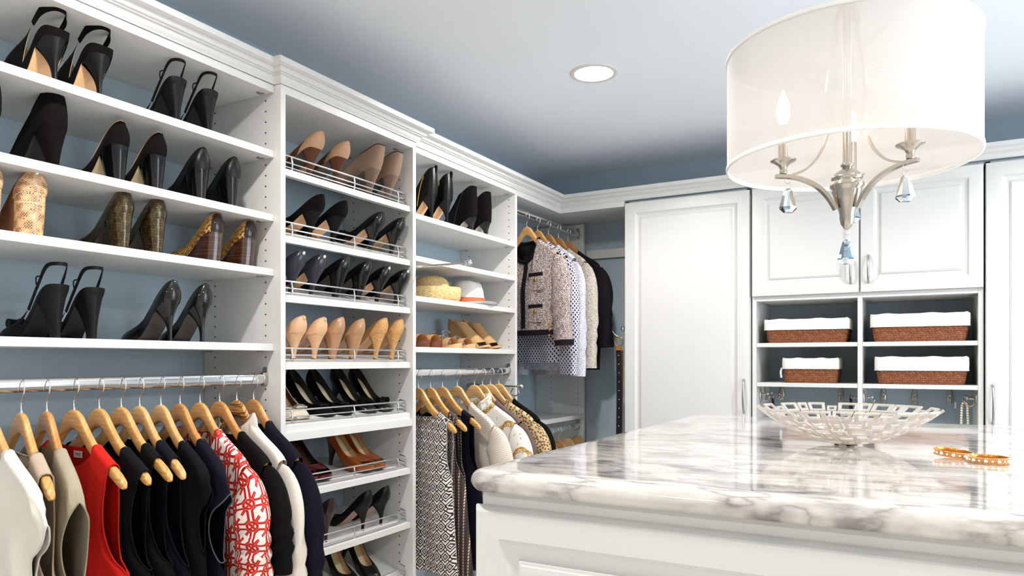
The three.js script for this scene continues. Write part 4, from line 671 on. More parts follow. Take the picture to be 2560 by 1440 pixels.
    const nS = 34, m = 22, rows = []; for (let i = 0; i <= nS; i++) {
      const q = i / nS, p = C.getPointAt(q), d = C.getTangentAt(q), side = V(-d.y, d.x, 0).normalize().negate(), R1 = lerp(rx, cuff, sst(0.25, 1, q)) * lerp(0.8, 1, sst(0, 0.22, q)), R2 = rz * lerp(0.36, 1, sst(0.02, 0.34, q));
      rows.push(Array.from({ length: m }, (_, j) => { const a = j / m * 6.2832, w = 1 + 0.09 * Math.sin(3 * a + q * 7 + ph[2]) * sst(0.15, 0.6, q); const v = p.clone().addScaledVector(side, Math.cos(a) * R1 * w).add(V(0, 0, Math.sin(a) * R2 * w + 0.0045 * Math.sin(q * 26 + ph[0] + a * 2 + 3 * Math.sin(q * 9)) * sst(0.12, 0.5, q))); v.x *= s < 0 ? -0.94 : 1; return v; }));
    }
    const sl = part('sleeve', grid(rows, { closeV: true, uv: (i, j) => [(j / m - 0.5) * 0.3, -i / nS * (l - 0.05)] }), mat, t);
    if (o.cuffMat) { const k = nS - 2; part('cuff', grid([k, k + 1, nS].map((i) => rows[i].map((p) => p.clone().add(V((p.x - s * (sw + out)) * 0.05, 0, (p.z - 0.014) * 0.06)))), { closeV: true }), o.cuffMat, sl); }
    if (o.hemLine) part('cuff_hem', tube(rows[nS - 3].map((p) => p.clone()), 0.0016, 40, 6, true), mat, sl);
    if (o.cuffButtons) for (const k of [0, 1, 2]) { const p = rows[nS - 4 - k * 2][0].clone(); p.z += 0.018; p.x -= s * 0.010; part('cuff_button', new THREE.SphereGeometry(0.007, 12, 8).scale(1, 1, 0.6).translate(p.x, p.y, p.z + 0.006), M.gold, sl); }
  }
  if (o.collar) { // a standing fold round the neck with lapels
    const rowsC = [[1, 0.0], [0.98, 0.016], [1.0, 0.030], [1.10, 0.030], [1.22, 0.012], [1.28, -0.012]].map(([k, h]) => Array.from({ length: 29 }, (_, i) => { const a = lerp(-0.9, Math.PI + 0.9, i / 28), q = Math.sin(a), y = q > 0 ? lerp(hangTop(nw) + 0.002, -nb, q * q) : hangTop(nw) + 0.002 + q * 0.05; return V(Math.cos(a) * nw * k * (q < 0 ? 1 + q * 0.12 : 1), y + h, -q * 0.019 * k + 0.003); }));
    part('collar', grid(rowsC), mat, t);
  }
  if (o.label) { const [w, h, tex] = o.label; part('neck_label', board(-w / 2, w / 2, -nb - 0.008 - h, -nb - 0.008, -th * 0.4 - 0.0008, -th * 0.4, 0.0003), tex, t); }
  return { FR, BK, na };
}
const cloth = (c, r = 0.85, extra = {}) => phys({ color: c, roughness: r, specularIntensity: 0.35, sheen: 0.05, sheenRoughness: 0.6, sheenColor: new THREE.Color(c), bumpMap: fineBump, bumpScale: 0.0003, ...extra });
const printed = (map, r = 0.8, extra = {}) => std('#ffffff', r, 0, { map, ...extra });
const GM = {
  ivory: cloth('#e6dfd3'), taupe: cloth('#bba793'), olive: cloth('#a89d87'), red: cloth('#c81f17', 0.75), navy: cloth('#07080f'), black: cloth('#070606'), blueBlack: cloth('#05070c'), darkNavy: cloth('#0a0b1a'), inkNavy: cloth('#0e0c1c'), offWhite: cloth('#e9dfd5', 0.7), greyEdge: cloth('#5d5f68'), plum: cloth('#6d5a58'), darkTrim: cloth('#17131a'), satin: std('#15100f', 0.35),
};
GM.chain = printed(canvasTex(384, 512, (g, w, h) => { // red chain print on white, gold outlines
  g.fillStyle = '#f4ece4'; g.fillRect(0, 0, w, h); const R = '#c3121c', G = '#dcae72', s = w / 2;
  const line = (x0, y0, x1, y1, lw, col) => { g.strokeStyle = col; g.lineWidth = lw; g.beginPath(); g.moveTo(x0, y0); g.lineTo(x1, y1); g.stroke(); };
  const cx = w / 2, cy = h / 2;
  g.strokeStyle = R; g.lineWidth = 50; g.beginPath(); const ax = 148, ay = 190, k = 84; [[-ax, -ay + k], [-ax + k, -ay], [ax - k, -ay], [ax, -ay + k], [ax, ay - k], [ax - k, ay], [-ax + k, ay], [-ax, ay - k]].forEach(([x, y], i) => i ? g.lineTo(cx + x, cy + y) : g.moveTo(cx + x, cy + y)); g.closePath(); g.stroke();
  line(0, h, w, 0, 62, R); line(0, h, w, 0, 4, G);
  line(cx - 74, cy - 92, cx + 74, cy + 92, 92, G); line(cx - 72, cy - 90, cx + 72, cy + 90, 82, '#f4ece4');
  for (const [x, y] of [[0, 0], [w, 0], [0, h], [w, h]]) {
    g.fillStyle = '#f4ece4'; g.beginPath(); g.arc(x, y, 112, 0, 6.3); g.fill(); g.strokeStyle = R; g.lineWidth = 50; g.beginPath(); g.arc(x, y, 100, 0, 6.3); g.stroke(); g.strokeStyle = G; g.lineWidth = 6; g.beginPath(); g.arc(x, y, 127, 0, 6.3); g.stroke(); g.beginPath(); g.arc(x, y, 74, 0, 6.3); g.stroke();
    line(x - 60, y + 80, x + 60, y - 80, 46, R); line(x - 62, y - 82, x + 62, y + 82, 62, G); line(x - 60, y - 80, x + 60, y + 80, 52, R);
  }
}, [0.05, 0.066]), 0.6);
GM.greek = printed(canvasTex(512, 512, (g, w, h) => { // black and cream interlocking key pattern, set on the diagonal
  g.fillStyle = '#efe8df'; g.fillRect(0, 0, w, h); g.strokeStyle = '#191521'; g.lineWidth = 13; const c = 128;
  for (let i = -1; i < 5; i++) for (let j = -1; j < 5; j++) { const x = i * c + (j % 2 ? c / 2 : 0), y = j * c / 1; for (const k of [50, 24]) { g.save(); g.translate(x + c / 2, y + c / 2); g.rotate(Math.PI / 4); g.strokeRect(-k, -k, 2 * k, 2 * k); g.restore(); } g.fillStyle = '#191521'; g.save(); g.translate(x + c / 2, y + c / 2); g.rotate(Math.PI / 4); g.fillRect(-7, -7, 14, 14); g.fillRect(44, -6, 40, 13); g.fillRect(-6, 44, 13, 40); g.restore(); }
}, [0.15, 0.15]), 0.7);
GM.brownDash = printed(canvasTex(256, 256, (g, w, h) => { g.fillStyle = '#4a3a36'; g.fillRect(0, 0, w, h); for (let i = 0; i < 8; i++) for (let j = 0; j < 8; j++) { g.fillStyle = i % 2 ? '#e6dcd2' : '#120d12'; g.save(); g.translate(i * 32 + 16, j * 32 + (i % 2) * 16 + 8); g.rotate(i % 2 ? 0.15 : 0.7); g.fillRect(-5, -11, 10, 22); g.restore(); } }, [0.09, 0.09]), 0.8);
GM.beigeDot = printed(canvasTex(256, 256, (g, w, h) => { g.fillStyle = '#e8ddcf'; g.fillRect(0, 0, w, h); g.fillStyle = '#8a705c'; for (let i = 0; i < 16; i++) for (let j = 0; j < 16; j++) { g.beginPath(); g.ellipse(i * 16 + (j % 2) * 8, j * 16 + 8, 3.4, 2.6, 0.6, 0, 6.3); g.fill(); } }, [0.12, 0.12]), 0.75);
GM.goldChain = printed(canvasTex(512, 512, (g, w, h) => { g.fillStyle = '#f5f1ea'; g.fillRect(0, 0, w, h); const r = rnd(44); g.lineWidth = 7; for (const [cx, cy] of [[130, 120], [390, 380]]) for (const [rx, ry] of [[110, 70], [70, 100]]) { const n = 26; for (let i = 0; i < n; i++) { const a = i / n * 6.283; g.strokeStyle = i % 3 ? '#c8983f' : '#8a6a2c'; g.beginPath(); g.ellipse(cx + Math.cos(a) * rx, cy + Math.sin(a) * ry, 15, 8, a + 1.57, 0, 6.3); g.stroke(); } } g.fillStyle = '#c9b9a4'; for (let i = 0; i < 22; i++) { g.beginPath(); g.ellipse(r() * w, r() * h, 14, 5, r() * 3, 0, 6.3); g.fill(); } }, [0.26, 0.26]), 0.6);
GM.leopard = printed(leopardTex(0.115, '#d8bb8e', '#a97c44', '#120d0c', 31), 0.75);
const tweed = (cols, seed, metres = 0.16) => canvasTex(512, 512, (g, w, h) => { const r = rnd(seed); g.fillStyle = cols[0]; g.fillRect(0, 0, w, h); for (let k = 0; k < 17000; k++) { g.fillStyle = cols[Math.floor(r() * cols.length)]; const v = r() > 0.4, L = 4 + r() * 9; g.fillRect(Math.floor(r() * 128) * 4, Math.floor(r() * 128) * 4, v ? 4 : L, v ? L : 4); } }, [metres, metres]);
GM.tweedPink = printed(tweed(['#e0d4cc', '#1e1822', '#c4a79c', '#f4efea', '#352b34', '#a07f78', '#141018', '#b5a9a8', '#5c3f40', '#241c26'], 51), 0.95);
GM.tweedBlue = printed(tweed(['#e3e3ea', '#f2f2f6', '#8f93ab', '#d5d4de', '#5a5c74', '#c9cad8', '#f7f7fa'], 52), 0.95);
GM.tweedBeige = printed(tweed(['#dcd2c6', '#efe8de', '#7d7068', '#c9bcae', '#5c514c', '#e6ddd2', '#a89a8d'], 53), 0.95);
GM.diamond = printed(canvasTex(256, 256, (g, w, h) => { g.fillStyle = '#a9a4c2'; g.fillRect(0, 0, w, h); const n = 4, c = w / n; for (let i = -1; i <= n; i++) for (let j = 0; j <= n * 2; j++) { const x = i * c + (j % 2) * c / 2, y = j * c / 2; g.fillStyle = '#e9e7f2'; g.beginPath(); g.moveTo(x, y - c * 0.44); g.lineTo(x + c * 0.44, y); g.lineTo(x, y + c * 0.44); g.lineTo(x - c * 0.44, y); g.fill(); g.fillStyle = '#15131f'; g.beginPath(); g.moveTo(x, y - c * 0.30); g.lineTo(x + c * 0.28, y); g.lineTo(x, y + c * 0.30); g.lineTo(x - c * 0.28, y); g.fill(); } }, [0.082, 0.10]), 0.7);
const labelTex = (txt, font, bg, fg) => std('#ffffff', 0.7, 0, { map: canvasTex(256, 128, (g, w, h) => { g.fillStyle = bg; g.fillRect(0, 0, w, h); g.fillStyle = fg; g.font = font; g.textAlign = 'center'; g.textBaseline = 'middle'; g.fillText(txt, w / 2, h / 2); }, [1, 1]) });
const flatUV = (g) => { const p = g.attributes.position, u = g.attributes.uv; for (let i = 0; i < p.count; i++) u.setXY(i, p.getX(i), p.getY(i)); };
// hang one garment: [hanger apex column, shoulder column, label, category, build options]
function hang(rodX, rodY, list, gHanger, gGarment) {
  list.forEach(([px, tip, what, category, name, o, tone = 0], i) => {
    const p = onX(px, 900, rodX); p.y = H + rodY - 0.0590; const reach = o.sw < 0.2 ? 0.213 : 0.21, yaw = yawTo(p, tip, reach);
    hanger(`wooden hanger holding the ${what}`.split(' ').slice(0, 16).join(' '), gHanger, p, yaw, tone);
    const t = thing(name, what, category, p.toArray(), yaw, gGarment); if (o.custom) o.custom(t, o); else garment(t, o);
  });
}
hang(-1.70, -0.0525, [
  [-30, 108, 'ivory short sleeved knit top at the left edge of the rod', 'top', 'blouse', { mat: GM.ivory, sw: 0.252, nd: 0.15, nw: 0.085, len: 0.75, hem: 0.22, E: [[0.245, -0.185], [0.228, -0.205], [0.20, -0.225], [0.185, -0.27]], th: 0.028, fold: 0.007, seed: 3, gap: 0.006, binding: GM.ivory, label: [0.06, 0.035, labelTex('Lynn', 'italic 64px serif', '#efe7d6', '#3a3530')] }, 0],
  [53, 149, 'taupe sleeveless dress with deep armholes behind the ivory top', 'dress', 'dress', { mat: GM.taupe, sw: 0.168, nw: 0.10, nd: 0.10, nb: 0.075, len: 0.95, hem: 0.23, E: [[0.152, -0.15], [0.148, -0.22], [0.165, -0.275], [0.195, -0.30]], seed: 5, binding: GM.taupe }, 0],
  [117, 206, 'olive beige sleeveless dress with rolled armhole beside the red dress', 'dress', 'dress', { mat: GM.olive, sw: 0.236, nw: 0.095, nd: 0.11, len: 0.95, hem: 0.24, E: [[0.222, -0.168], [0.196, -0.215], [0.19, -0.27], [0.202, -0.33]], seed: 7, gap: 0.02 }, 1],
  [185, 328, 'bright red sleeveless dress with white neck tag', 'dress', 'dress', { mat: GM.red, sw: 0.165, nw: 0.095, nd: 0.10, nb: 0.06, len: 0.92, hem: 0.24, E: [[0.150, -0.15], [0.150, -0.22], [0.172, -0.275], [0.205, -0.295]], seed: 9, label: [0.034, 0.016, labelTex('TREN', 'bold 70px sans-serif', '#efe9e4', '#3a2f2c')] }, 0],
  [248, 388, 'black navy sleeveless dress with hanger tip showing beside the red dress', 'dress', 'dress', { mat: GM.navy, sw: 0.198, nw: 0.11, nd: 0.12, len: 0.95, hem: 0.24, E: [[0.168, -0.16], [0.160, -0.23], [0.18, -0.29], [0.21, -0.31]], seed: 11 }, 0],
  [303, 441, 'black dress with narrow shoulders on the hanger with a long bare tip', 'dress', 'dress', { mat: GM.black, sw: 0.158, nw: 0.105, nd: 0.12, len: 0.95, hem: 0.24, E: [[0.148, -0.15], [0.150, -0.23], [0.175, -0.29], [0.21, -0.31]], seed: 13 }, 0],
  [349, 474, 'navy dress with gathered shoulder strap between two black dresses', 'dress', 'dress', { mat: GM.darkNavy, sw: 0.168, nw: 0.10, nd: 0.12, len: 0.95, hem: 0.24, E: [[0.158, -0.15], [0.160, -0.23], [0.185, -0.29], [0.215, -0.32]], fold: 0.008, seed: 15 }, 2],
  [402, 520, 'plain black cap sleeved dress in the middle of the dark dresses', 'dress', 'dress', { mat: GM.blueBlack, sw: 0.248, nw: 0.11, nd: 0.12, len: 0.95, hem: 0.24, E: [[0.236, -0.172], [0.212, -0.195], [0.20, -0.235], [0.205, -0.30]], seed: 17, gap: 0.007 }, 2],
  [450, 562, 'dark navy cap sleeved dress with grey bound armhole next to the red print', 'dress', 'dress', { mat: GM.inkNavy, sw: 0.256, nw: 0.11, nd: 0.12, len: 0.95, hem: 0.24, E: [[0.245, -0.178], [0.20, -0.215], [0.188, -0.27], [0.2, -0.325], [0.215, -0.34]], seed: 19, gap: 0.018, edgeMat: GM.greyEdge }, 1],
  [500, 622, 'red and white chain print blouse with gathered sleeves', 'blouse', 'blouse', { mat: GM.chain, sw: 0.222, nw: 0.085, nd: 0.12, nb: 0.05, len: 0.72, hem: 0.23, sleeve: { l: 0.46, rx: 0.058, rz: 0.032, cuff: 0.055, out: 0.024 }, hemLine: 1, seed: 21 }, 0],
  [549, 675, 'black long sleeved dress beside the red print blouse', 'dress', 'dress', { mat: GM.black, sw: 0.222, nw: 0.1, nd: 0.11, len: 0.9, hem: 0.22, sleeve: { l: 0.435, rx: 0.052, rz: 0.026, cuff: 0.048, out: 0.03 }, seed: 23 }, 1],
  [592, 712, 'ivory jacket with standing collar on dark striped wooden hanger', 'jacket', 'jacket', { mat: GM.offWhite, sw: 0.222, nw: 0.075, nd: 0.16, len: 0.8, hem: 0.22, sleeve: { l: 0.58, rx: 0.052, rz: 0.026, cuff: 0.044, out: 0.03 }, collar: 1, seed: 25 }, 3],
  [634, 752, 'dark navy long sleeved jacket last on the left rod', 'jacket', 'jacket', { mat: GM.inkNavy, sw: 0.222, nw: 0.075, nd: 0.16, len: 0.9, hem: 0.23, sleeve: { l: 0.60, rx: 0.054, rz: 0.028, cuff: 0.048, out: 0.034 }, seed: 27 }, 1],
], 'hangers on the left rod', 'clothes on the left rod');
hang(-1.70, -0.045, [
  [1046, 1146, 'black and cream key pattern sleeveless blouse with gathered side', 'blouse', 'blouse', { mat: GM.greek, sw: 0.175, nw: 0.12, nd: 0.11, nb: 0.09, len: 0.70, hem: 0.21, E: [[0.178, -0.16], [0.172, -0.22], [0.178, -0.28]], th: 0.034, fold: 0.009, seed: 31, label: [0.05, 0.03, std('#b79a80', 0.8)] }, 0],
  [1076, 1172, 'brown sleeveless blouse with white dash pattern behind the key pattern blouse', 'blouse', 'blouse', { mat: GM.brownDash, sw: 0.165, nw: 0.12, nd: 0.13, nb: 0.10, len: 0.72, hem: 0.24, E: [[0.160, -0.18], [0.165, -0.24], [0.195, -0.30]], seed: 33 }, 0],
  [1106, 1206, 'plain navy sleeveless dress between the brown and beige blouses', 'dress', 'dress', { mat: GM.darkNavy, sw: 0.165, nw: 0.12, nd: 0.13, nb: 0.1, len: 0.72, hem: 0.27, E: [[0.16, -0.18], [0.17, -0.25], [0.2, -0.3]], seed: 35 }, 0],
  [1143, 1236, 'beige dotted blouse with chest pocket and loose sleeves', 'blouse', 'blouse', { mat: GM.beigeDot, sw: 0.224, nw: 0.085, nd: 0.12, len: 0.75, hem: 0.25, sleeve: { l: 0.5, rx: 0.06, rz: 0.032, cuff: 0.055, out: 0.036 }, seed: 37, pocket: 1 }, 2],
  [1186, 1286, 'white blouse with gold chain print', 'blouse', 'blouse', { mat: GM.goldChain, sw: 0.224, nw: 0.075, nd: 0.12, len: 0.7, hem: 0.24, sleeve: { l: 0.55, rx: 0.056, rz: 0.03, cuff: 0.05, out: 0.034 }, collar: 1, seed: 39 }, 2],
  [1206, 1300, 'mauve brown plain blouse behind the gold chain blouse', 'blouse', 'blouse', { mat: GM.plum, sw: 0.224, nw: 0.085, nd: 0.12, len: 0.7, hem: 0.24, sleeve: { l: 0.55, rx: 0.055, rz: 0.026, cuff: 0.05, out: 0.036 }, seed: 41 }, 2],
  [1226, 1330, 'leopard print blouse on the short rod', 'blouse', 'blouse', { mat: GM.leopard, sw: 0.224, nw: 0.085, nd: 0.12, len: 0.7, hem: 0.24, sleeve: { l: 0.55, rx: 0.056, rz: 0.03, cuff: 0.05, out: 0.036 }, seed: 43 }, 2],
  [1247, 1345, 'black blouse last on the short rod behind the leopard print', 'blouse', 'blouse', { mat: GM.black, sw: 0.224, nw: 0.085, nd: 0.12, len: 0.7, hem: 0.24, sleeve: { l: 0.55, rx: 0.055, rz: 0.028, cuff: 0.05, out: 0.036 }, seed: 45 }, 2],
], 'hangers on the short rod', 'clothes on the short rod');
function tweedJacket(t, o) {
  const { FR } = garment(t, o), zAt = (x, y) => { let best = null, bd = 9; for (const S of FR) for (const row of S) for (const p of row) { const d = (p.x - x) ** 2 + (p.y - y) ** 2; if (d < bd) { bd = d; best = p; } } return best.z; };
  const strip = (pts, r) => tube(pts, r, 40, 6), mid = [], hemL = [];
  for (let y = -o.nd; y >= -o.len; y -= 0.04) mid.push(V(0.012, y, zAt(0.012, y) + 0.001));
  part('front_trim', [grid([mid.map((p) => p.clone().add(V(-0.014, 0, 0.0025))), mid.map((p) => p.clone().add(V(0.014, 0, 0.0025)))])], GM.darkTrim, t);
  for (let k = 0; k <= 20; k++) { const x = lerp(-o.hem, o.hem, k / 20) * 0.985; hemL.push(V(x, -o.len + 0.012, zAt(x, -o.len + 0.012) + 0.002)); }
  part('hem_trim', grid([hemL.map((p) => p.clone().add(V(0, 0.012, 0))), hemL.map((p) => p.clone().add(V(0, -0.014, 0)))]), GM.darkTrim, t);
  for (const s of [1, -1]) for (const y of [-0.255, -0.41]) {
    const x = s * 0.098, z = zAt(x, y) + 0.006, pk = part('pocket', board(x - 0.043, x + 0.043, y - 0.075, y, z - 0.008, z, 0.002), o.mat, t); flatUV(pk.geometry);
    part('pocket_trim', board(x - 0.045, x + 0.045, y - 0.004, y + 0.013, z - 0.008, z + 0.0025, 0.002), GM.darkTrim, pk);
    part('button', new THREE.SphereGeometry(0.009, 14, 10).scale(1, 1, 0.6).translate(x, y - 0.022, z + 0.002), M.gold, pk);
  }
}
hang(-1.70, 0.733, [
  [1317, 1394, 'pink and black tweed jacket with dark trim and brass buttons', 'jacket', 'jacket', { custom: tweedJacket, mat: GM.tweedPink, sw: 0.222, nw: 0.085, nd: 0.15, nb: 0.06, len: 0.545, hem: 0.20, th: 0.035, fold: 0.003, sleeve: { l: 0.60, rx: 0.056, rz: 0.032, cuff: 0.050, out: 0.025, swing: 0.012 }, lining: GM.satin, cuffMat: GM.darkTrim, cuffButtons: 1, binding: GM.darkTrim, bindR: 0.009, seed: 51 }, 2],
  [1344, 1416, 'navy and white diamond print blouse behind the tweed jacket', 'blouse', 'blouse', { mat: GM.diamond, sw: 0.222, nw: 0.08, nd: 0.12, len: 0.68, hem: 0.22, th: 0.03, sleeve: { l: 0.74, rx: 0.056, rz: 0.03, cuff: 0.056, out: 0.022 }, seed: 53 }, 0],
  [1371, 1438, 'pale blue white tweed jacket with fringed cuff', 'jacket', 'jacket', { mat: GM.tweedBlue, sw: 0.222, nw: 0.08, nd: 0.14, len: 0.72, hem: 0.21, th: 0.03, sleeve: { l: 0.75, rx: 0.052, rz: 0.03, cuff: 0.044, out: 0.022 }, seed: 55 }, 1],
  [1396, 1464, 'beige grey tweed coat near the corner end of the high rod', 'jacket', 'jacket', { mat: GM.tweedBeige, sw: 0.222, nw: 0.08, nd: 0.14, len: 0.75, hem: 0.21, th: 0.03, sleeve: { l: 0.71, rx: 0.06, rz: 0.034, cuff: 0.056, out: 0.022 }, seed: 57 }, 1],
  [1420, 1496, 'black jacket last on the high corner rod', 'jacket', 'jacket', { mat: GM.darkTrim, sw: 0.222, nw: 0.08, nd: 0.14, len: 0.72, hem: 0.22, th: 0.03, sleeve: { l: 0.60, rx: 0.056, rz: 0.034, cuff: 0.05, out: 0.03, swing: 0.01 }, seed: 59 }, 1],
], 'hangers on the high corner rod', 'jackets on the high corner rod');
[1376, 1397, 1420, 1443].forEach((px, i) => { const p = onX(px, 900, -1.70); p.y = H - 0.372 - 0.059; hanger(`empty wooden hanger on the low corner rod, ${['first', 'second', 'third', 'last'][i]} from the left`, 'empty hangers on the low corner rod', p, -0.15 + 0.03 * i, i % 3); });

// ---------------------------------------------------------------- chandelier over the island
{
  const CX = -0.135, CZ = -1.81, y0 = H + 0.0, R = 0.262, yb = H + 0.452, yt = H + 0.702;
  const t = thing('drum_chandelier', 'brushed nickel chandelier with a sheer white drum shade and hanging crystals', 'chandelier', [CX, 0, CZ]);
  const weave = canvasTex(256, 256, (g, w, h) => { g.fillStyle = '#fbfaf8'; g.fillRect(0, 0, w, h); const r = rnd(91); for (let i = 0; i < 256; i += 2) { g.fillStyle = `rgba(225,222,216,${0.25 + 0.3 * r()})`; g.fillRect(i, 0, 1, h); g.fillRect(0, i, w, 1); } }, [0.05, 0.05]);
  const sheer = phys({ map: weave, color: '#efecea', roughness: 0.75, transmission: 0.3, thickness: 0, ior: 1.2, transparent: true, opacity: 0.95 });
  const hem = phys({ color: '#f3f1ee', roughness: 0.7 });
  const n = 96, cyl = (r, a, b) => grid([a, lerp(a, b, 0.5), b].map((y) => Array.from({ length: n }, (_, j) => { const q = j / n * 6.28318; return V(Math.cos(q) * r, y, Math.sin(q) * r); })), { closeV: true, uv: (i, j) => [j / n * 1.646, i * 0.125] });
  const sh = part('lamp_shade', cyl(R, yb, yt), sheer, t);
  for (const y of [yb, yt]) part('shade_hem', lathe([[R - 0.0018, y - 0.005], [R + 0.0022, y - 0.005], [R + 0.0028, y], [R + 0.0022, y + 0.005], [R - 0.0018, y + 0.005], [R - 0.0026, y], [R - 0.0018, y - 0.005]], 96), hem, sh);
  const N3 = M.nickel, sp = Math.PI * 2 / 3, aim = (k) => 2.62 + k * sp;
  // centre column with turned knob and finial
  part('column', lathe([[0.0001, H + 1.02], [0.009, H + 1.02], [0.009, H + 0.452], [0.014, H + 0.450], [0.014, H + 0.444], [0.010, H + 0.441]], 24), N3, t);
  part('hub', lathe([[0.010, H + 0.441], [0.013, H + 0.436], [0.026, H + 0.428], [0.033, H + 0.420], [0.034, H + 0.414], [0.028, H + 0.411], [0.036, H + 0.404], [0.037, H + 0.396], [0.030, H + 0.389], [0.033, H + 0.386], [0.026, H + 0.366], [0.019, H + 0.345], [0.0155, H + 0.330], [0.0165, H + 0.327], [0.0155, H + 0.322], [0.0135, H + 0.312], [0.007, H + 0.302], [0.0005, H + 0.298]], 32), N3, t);
  // a strip of flat bar following a curve in the plane of an arm
  const bar = (pts, w, h, ang) => { const c = new THREE.CatmullRomCurve3(pts.map(([r, y]) => V(r, y, 0))), k = 30, rows = []; for (let i = 0; i <= k; i++) { const p = c.getPoint(i / k), d = c.getTangent(i / k), u = V(-d.y, d.x, 0); rows.push([[-1, -1], [-1, 1], [1, 1], [1, -1]].map(([a, b]) => p.clone().addScaledVector(u, a * h / 2).add(V(0, 0, b * w / 2)))); } const g = toCreasedNormals(solid(rows), 0.6); g.rotateY(-ang); return g; };
  const crystalMat = phys({ color: '#ffffff', roughness: 0.02, transmission: 1, thickness: 0.02, ior: 1.52, attenuationColor: new THREE.Color('#f6fbff'), attenuationDistance: 1.0 });
  const crystal = (parent, x, y, z, s = 1, rot = 0) => { // a tapered faceted drop with a bevelled foot
    const ring = (r, yy, k = 8) => Array.from({ length: k }, (_, j) => { const a = rot + (j + 0.5) / k * 6.2832; return V(x + Math.cos(a) * r * s, y + yy * s, z + Math.sin(a) * r * s); });
    const rows = [ring(0.0045, 0), ring(0.0085, -0.004), ring(0.0175, -0.038), ring(0.0175, -0.041), ring(0.009, -0.049), ring(0.001, -0.050)];
    const g = toCreasedNormals(solid(rows), 0.05); part('crystal_drop', g, crystalMat, parent);
    const ln = (a, b, r) => { const pts = []; for (let i = 0; i < 12; i++) { const q = i / 12 * 6.2832; pts.push(V(x + Math.cos(q) * r * (rot ? 0.7 : 1), a + Math.sin(q) * r, z + Math.sin(q * 1) * 0)); } return tube(pts, 0.0006, 30, 6, true); };
    part('wire_link', [ln(y + 0.005 * s, 0, 0.006), ln(y + 0.0165 * s, 0, 0.0065)], M.chrome, parent);
  };
  for (let k = 0; k < 3; k++) {
    const a = aim(k), dx = Math.cos(a), dz = Math.sin(a);
    const arm = part('arm', bar([[0.026, H + 0.345], [0.040, H + 0.368], [0.062, H + 0.392], [0.092, H + 0.409], [0.125, H + 0.418], [0.163, H + 0.420]], 0.013, 0.008, a), N3, t);
    part('upper_scroll', bar([[0.128, H + 0.422], [0.095, H + 0.436], [0.066, H + 0.466], [0.048, H + 0.505], [0.040, H + 0.56], [0.046, H + 0.62], [0.03, H + 0.72], [0.012, H + 0.80]], 0.008, 0.005, a), N3, arm);
    const cx = dx * 0.146, cz = dz * 0.146;
    part('bobeche', move(lathe([[0.0075, 0.425], [0.0085, 0.431], [0.0075, 0.437], [0.011, 0.444], [0.020, 0.450], [0.0275, 0.4535], [0.0285, 0.456], [0.026, 0.4575], [0.011, 0.4575]], 28), cx, H, cz), N3, arm);
    part('candle_sleeve', move(lathe([[0.0105, 0.4575], [0.0105, 0.535], [0.0085, 0.5365], [0.001, 0.5365]], 24), cx, H, cz), N3, arm);
    const bulb = std('#ffffff', 0.4, 0, { emissive: new THREE.Color(1, 0.93, 0.82), emissiveIntensity: 0.9, transparent: true, opacity: 0.9 });
    part('bulb', move(lathe([[0.006, 0.5365], [0.012, 0.547], [0.0165, 0.562], [0.0145, 0.58], [0.008, 0.6], [0.0025, 0.613], [0.0002, 0.617]], 20), cx, H, cz), bulb, arm);
    const l = new THREE.PointLight(BULB_COL, BULB_I, 0, 2); l.position.set(cx, H + 0.565, cz); l.castShadow = true; l.shadow.radius = 0.8; t.add(l);
    crystal(t, dx * 0.135, H + 0.392, dz * 0.135, 1.12, k * 0.35);
  }
  crystal(t, 0, H + 0.276, 0, 1.12, 0.2);
  part('shade_spider', [0, 1, 2].map((k) => { const a = aim(k) + 0.5; return rod(V(0, yb + 0.23, 0), V(Math.cos(a) * (R - 0.002), yt - 0.004, Math.sin(a) * (R - 0.002)), 0.0022); }), N3, t);
  part('top_loop', [tube([V(-0.02, H + 0.73, 0), V(-0.024, H + 0.78, 0), V(0, H + 0.83, 0), V(0.024, H + 0.78, 0), V(0.02, H + 0.73, 0)], 0.004, 40, 8)], N3, t);
  part('canopy', lathe([[0.0001, CEIL - 0.03], [0.012, CEIL - 0.03], [0.05, CEIL - 0.018], [0.062, CEIL - 0.006], [0.064, CEIL - 0.0005]], 40), N3, t);
}
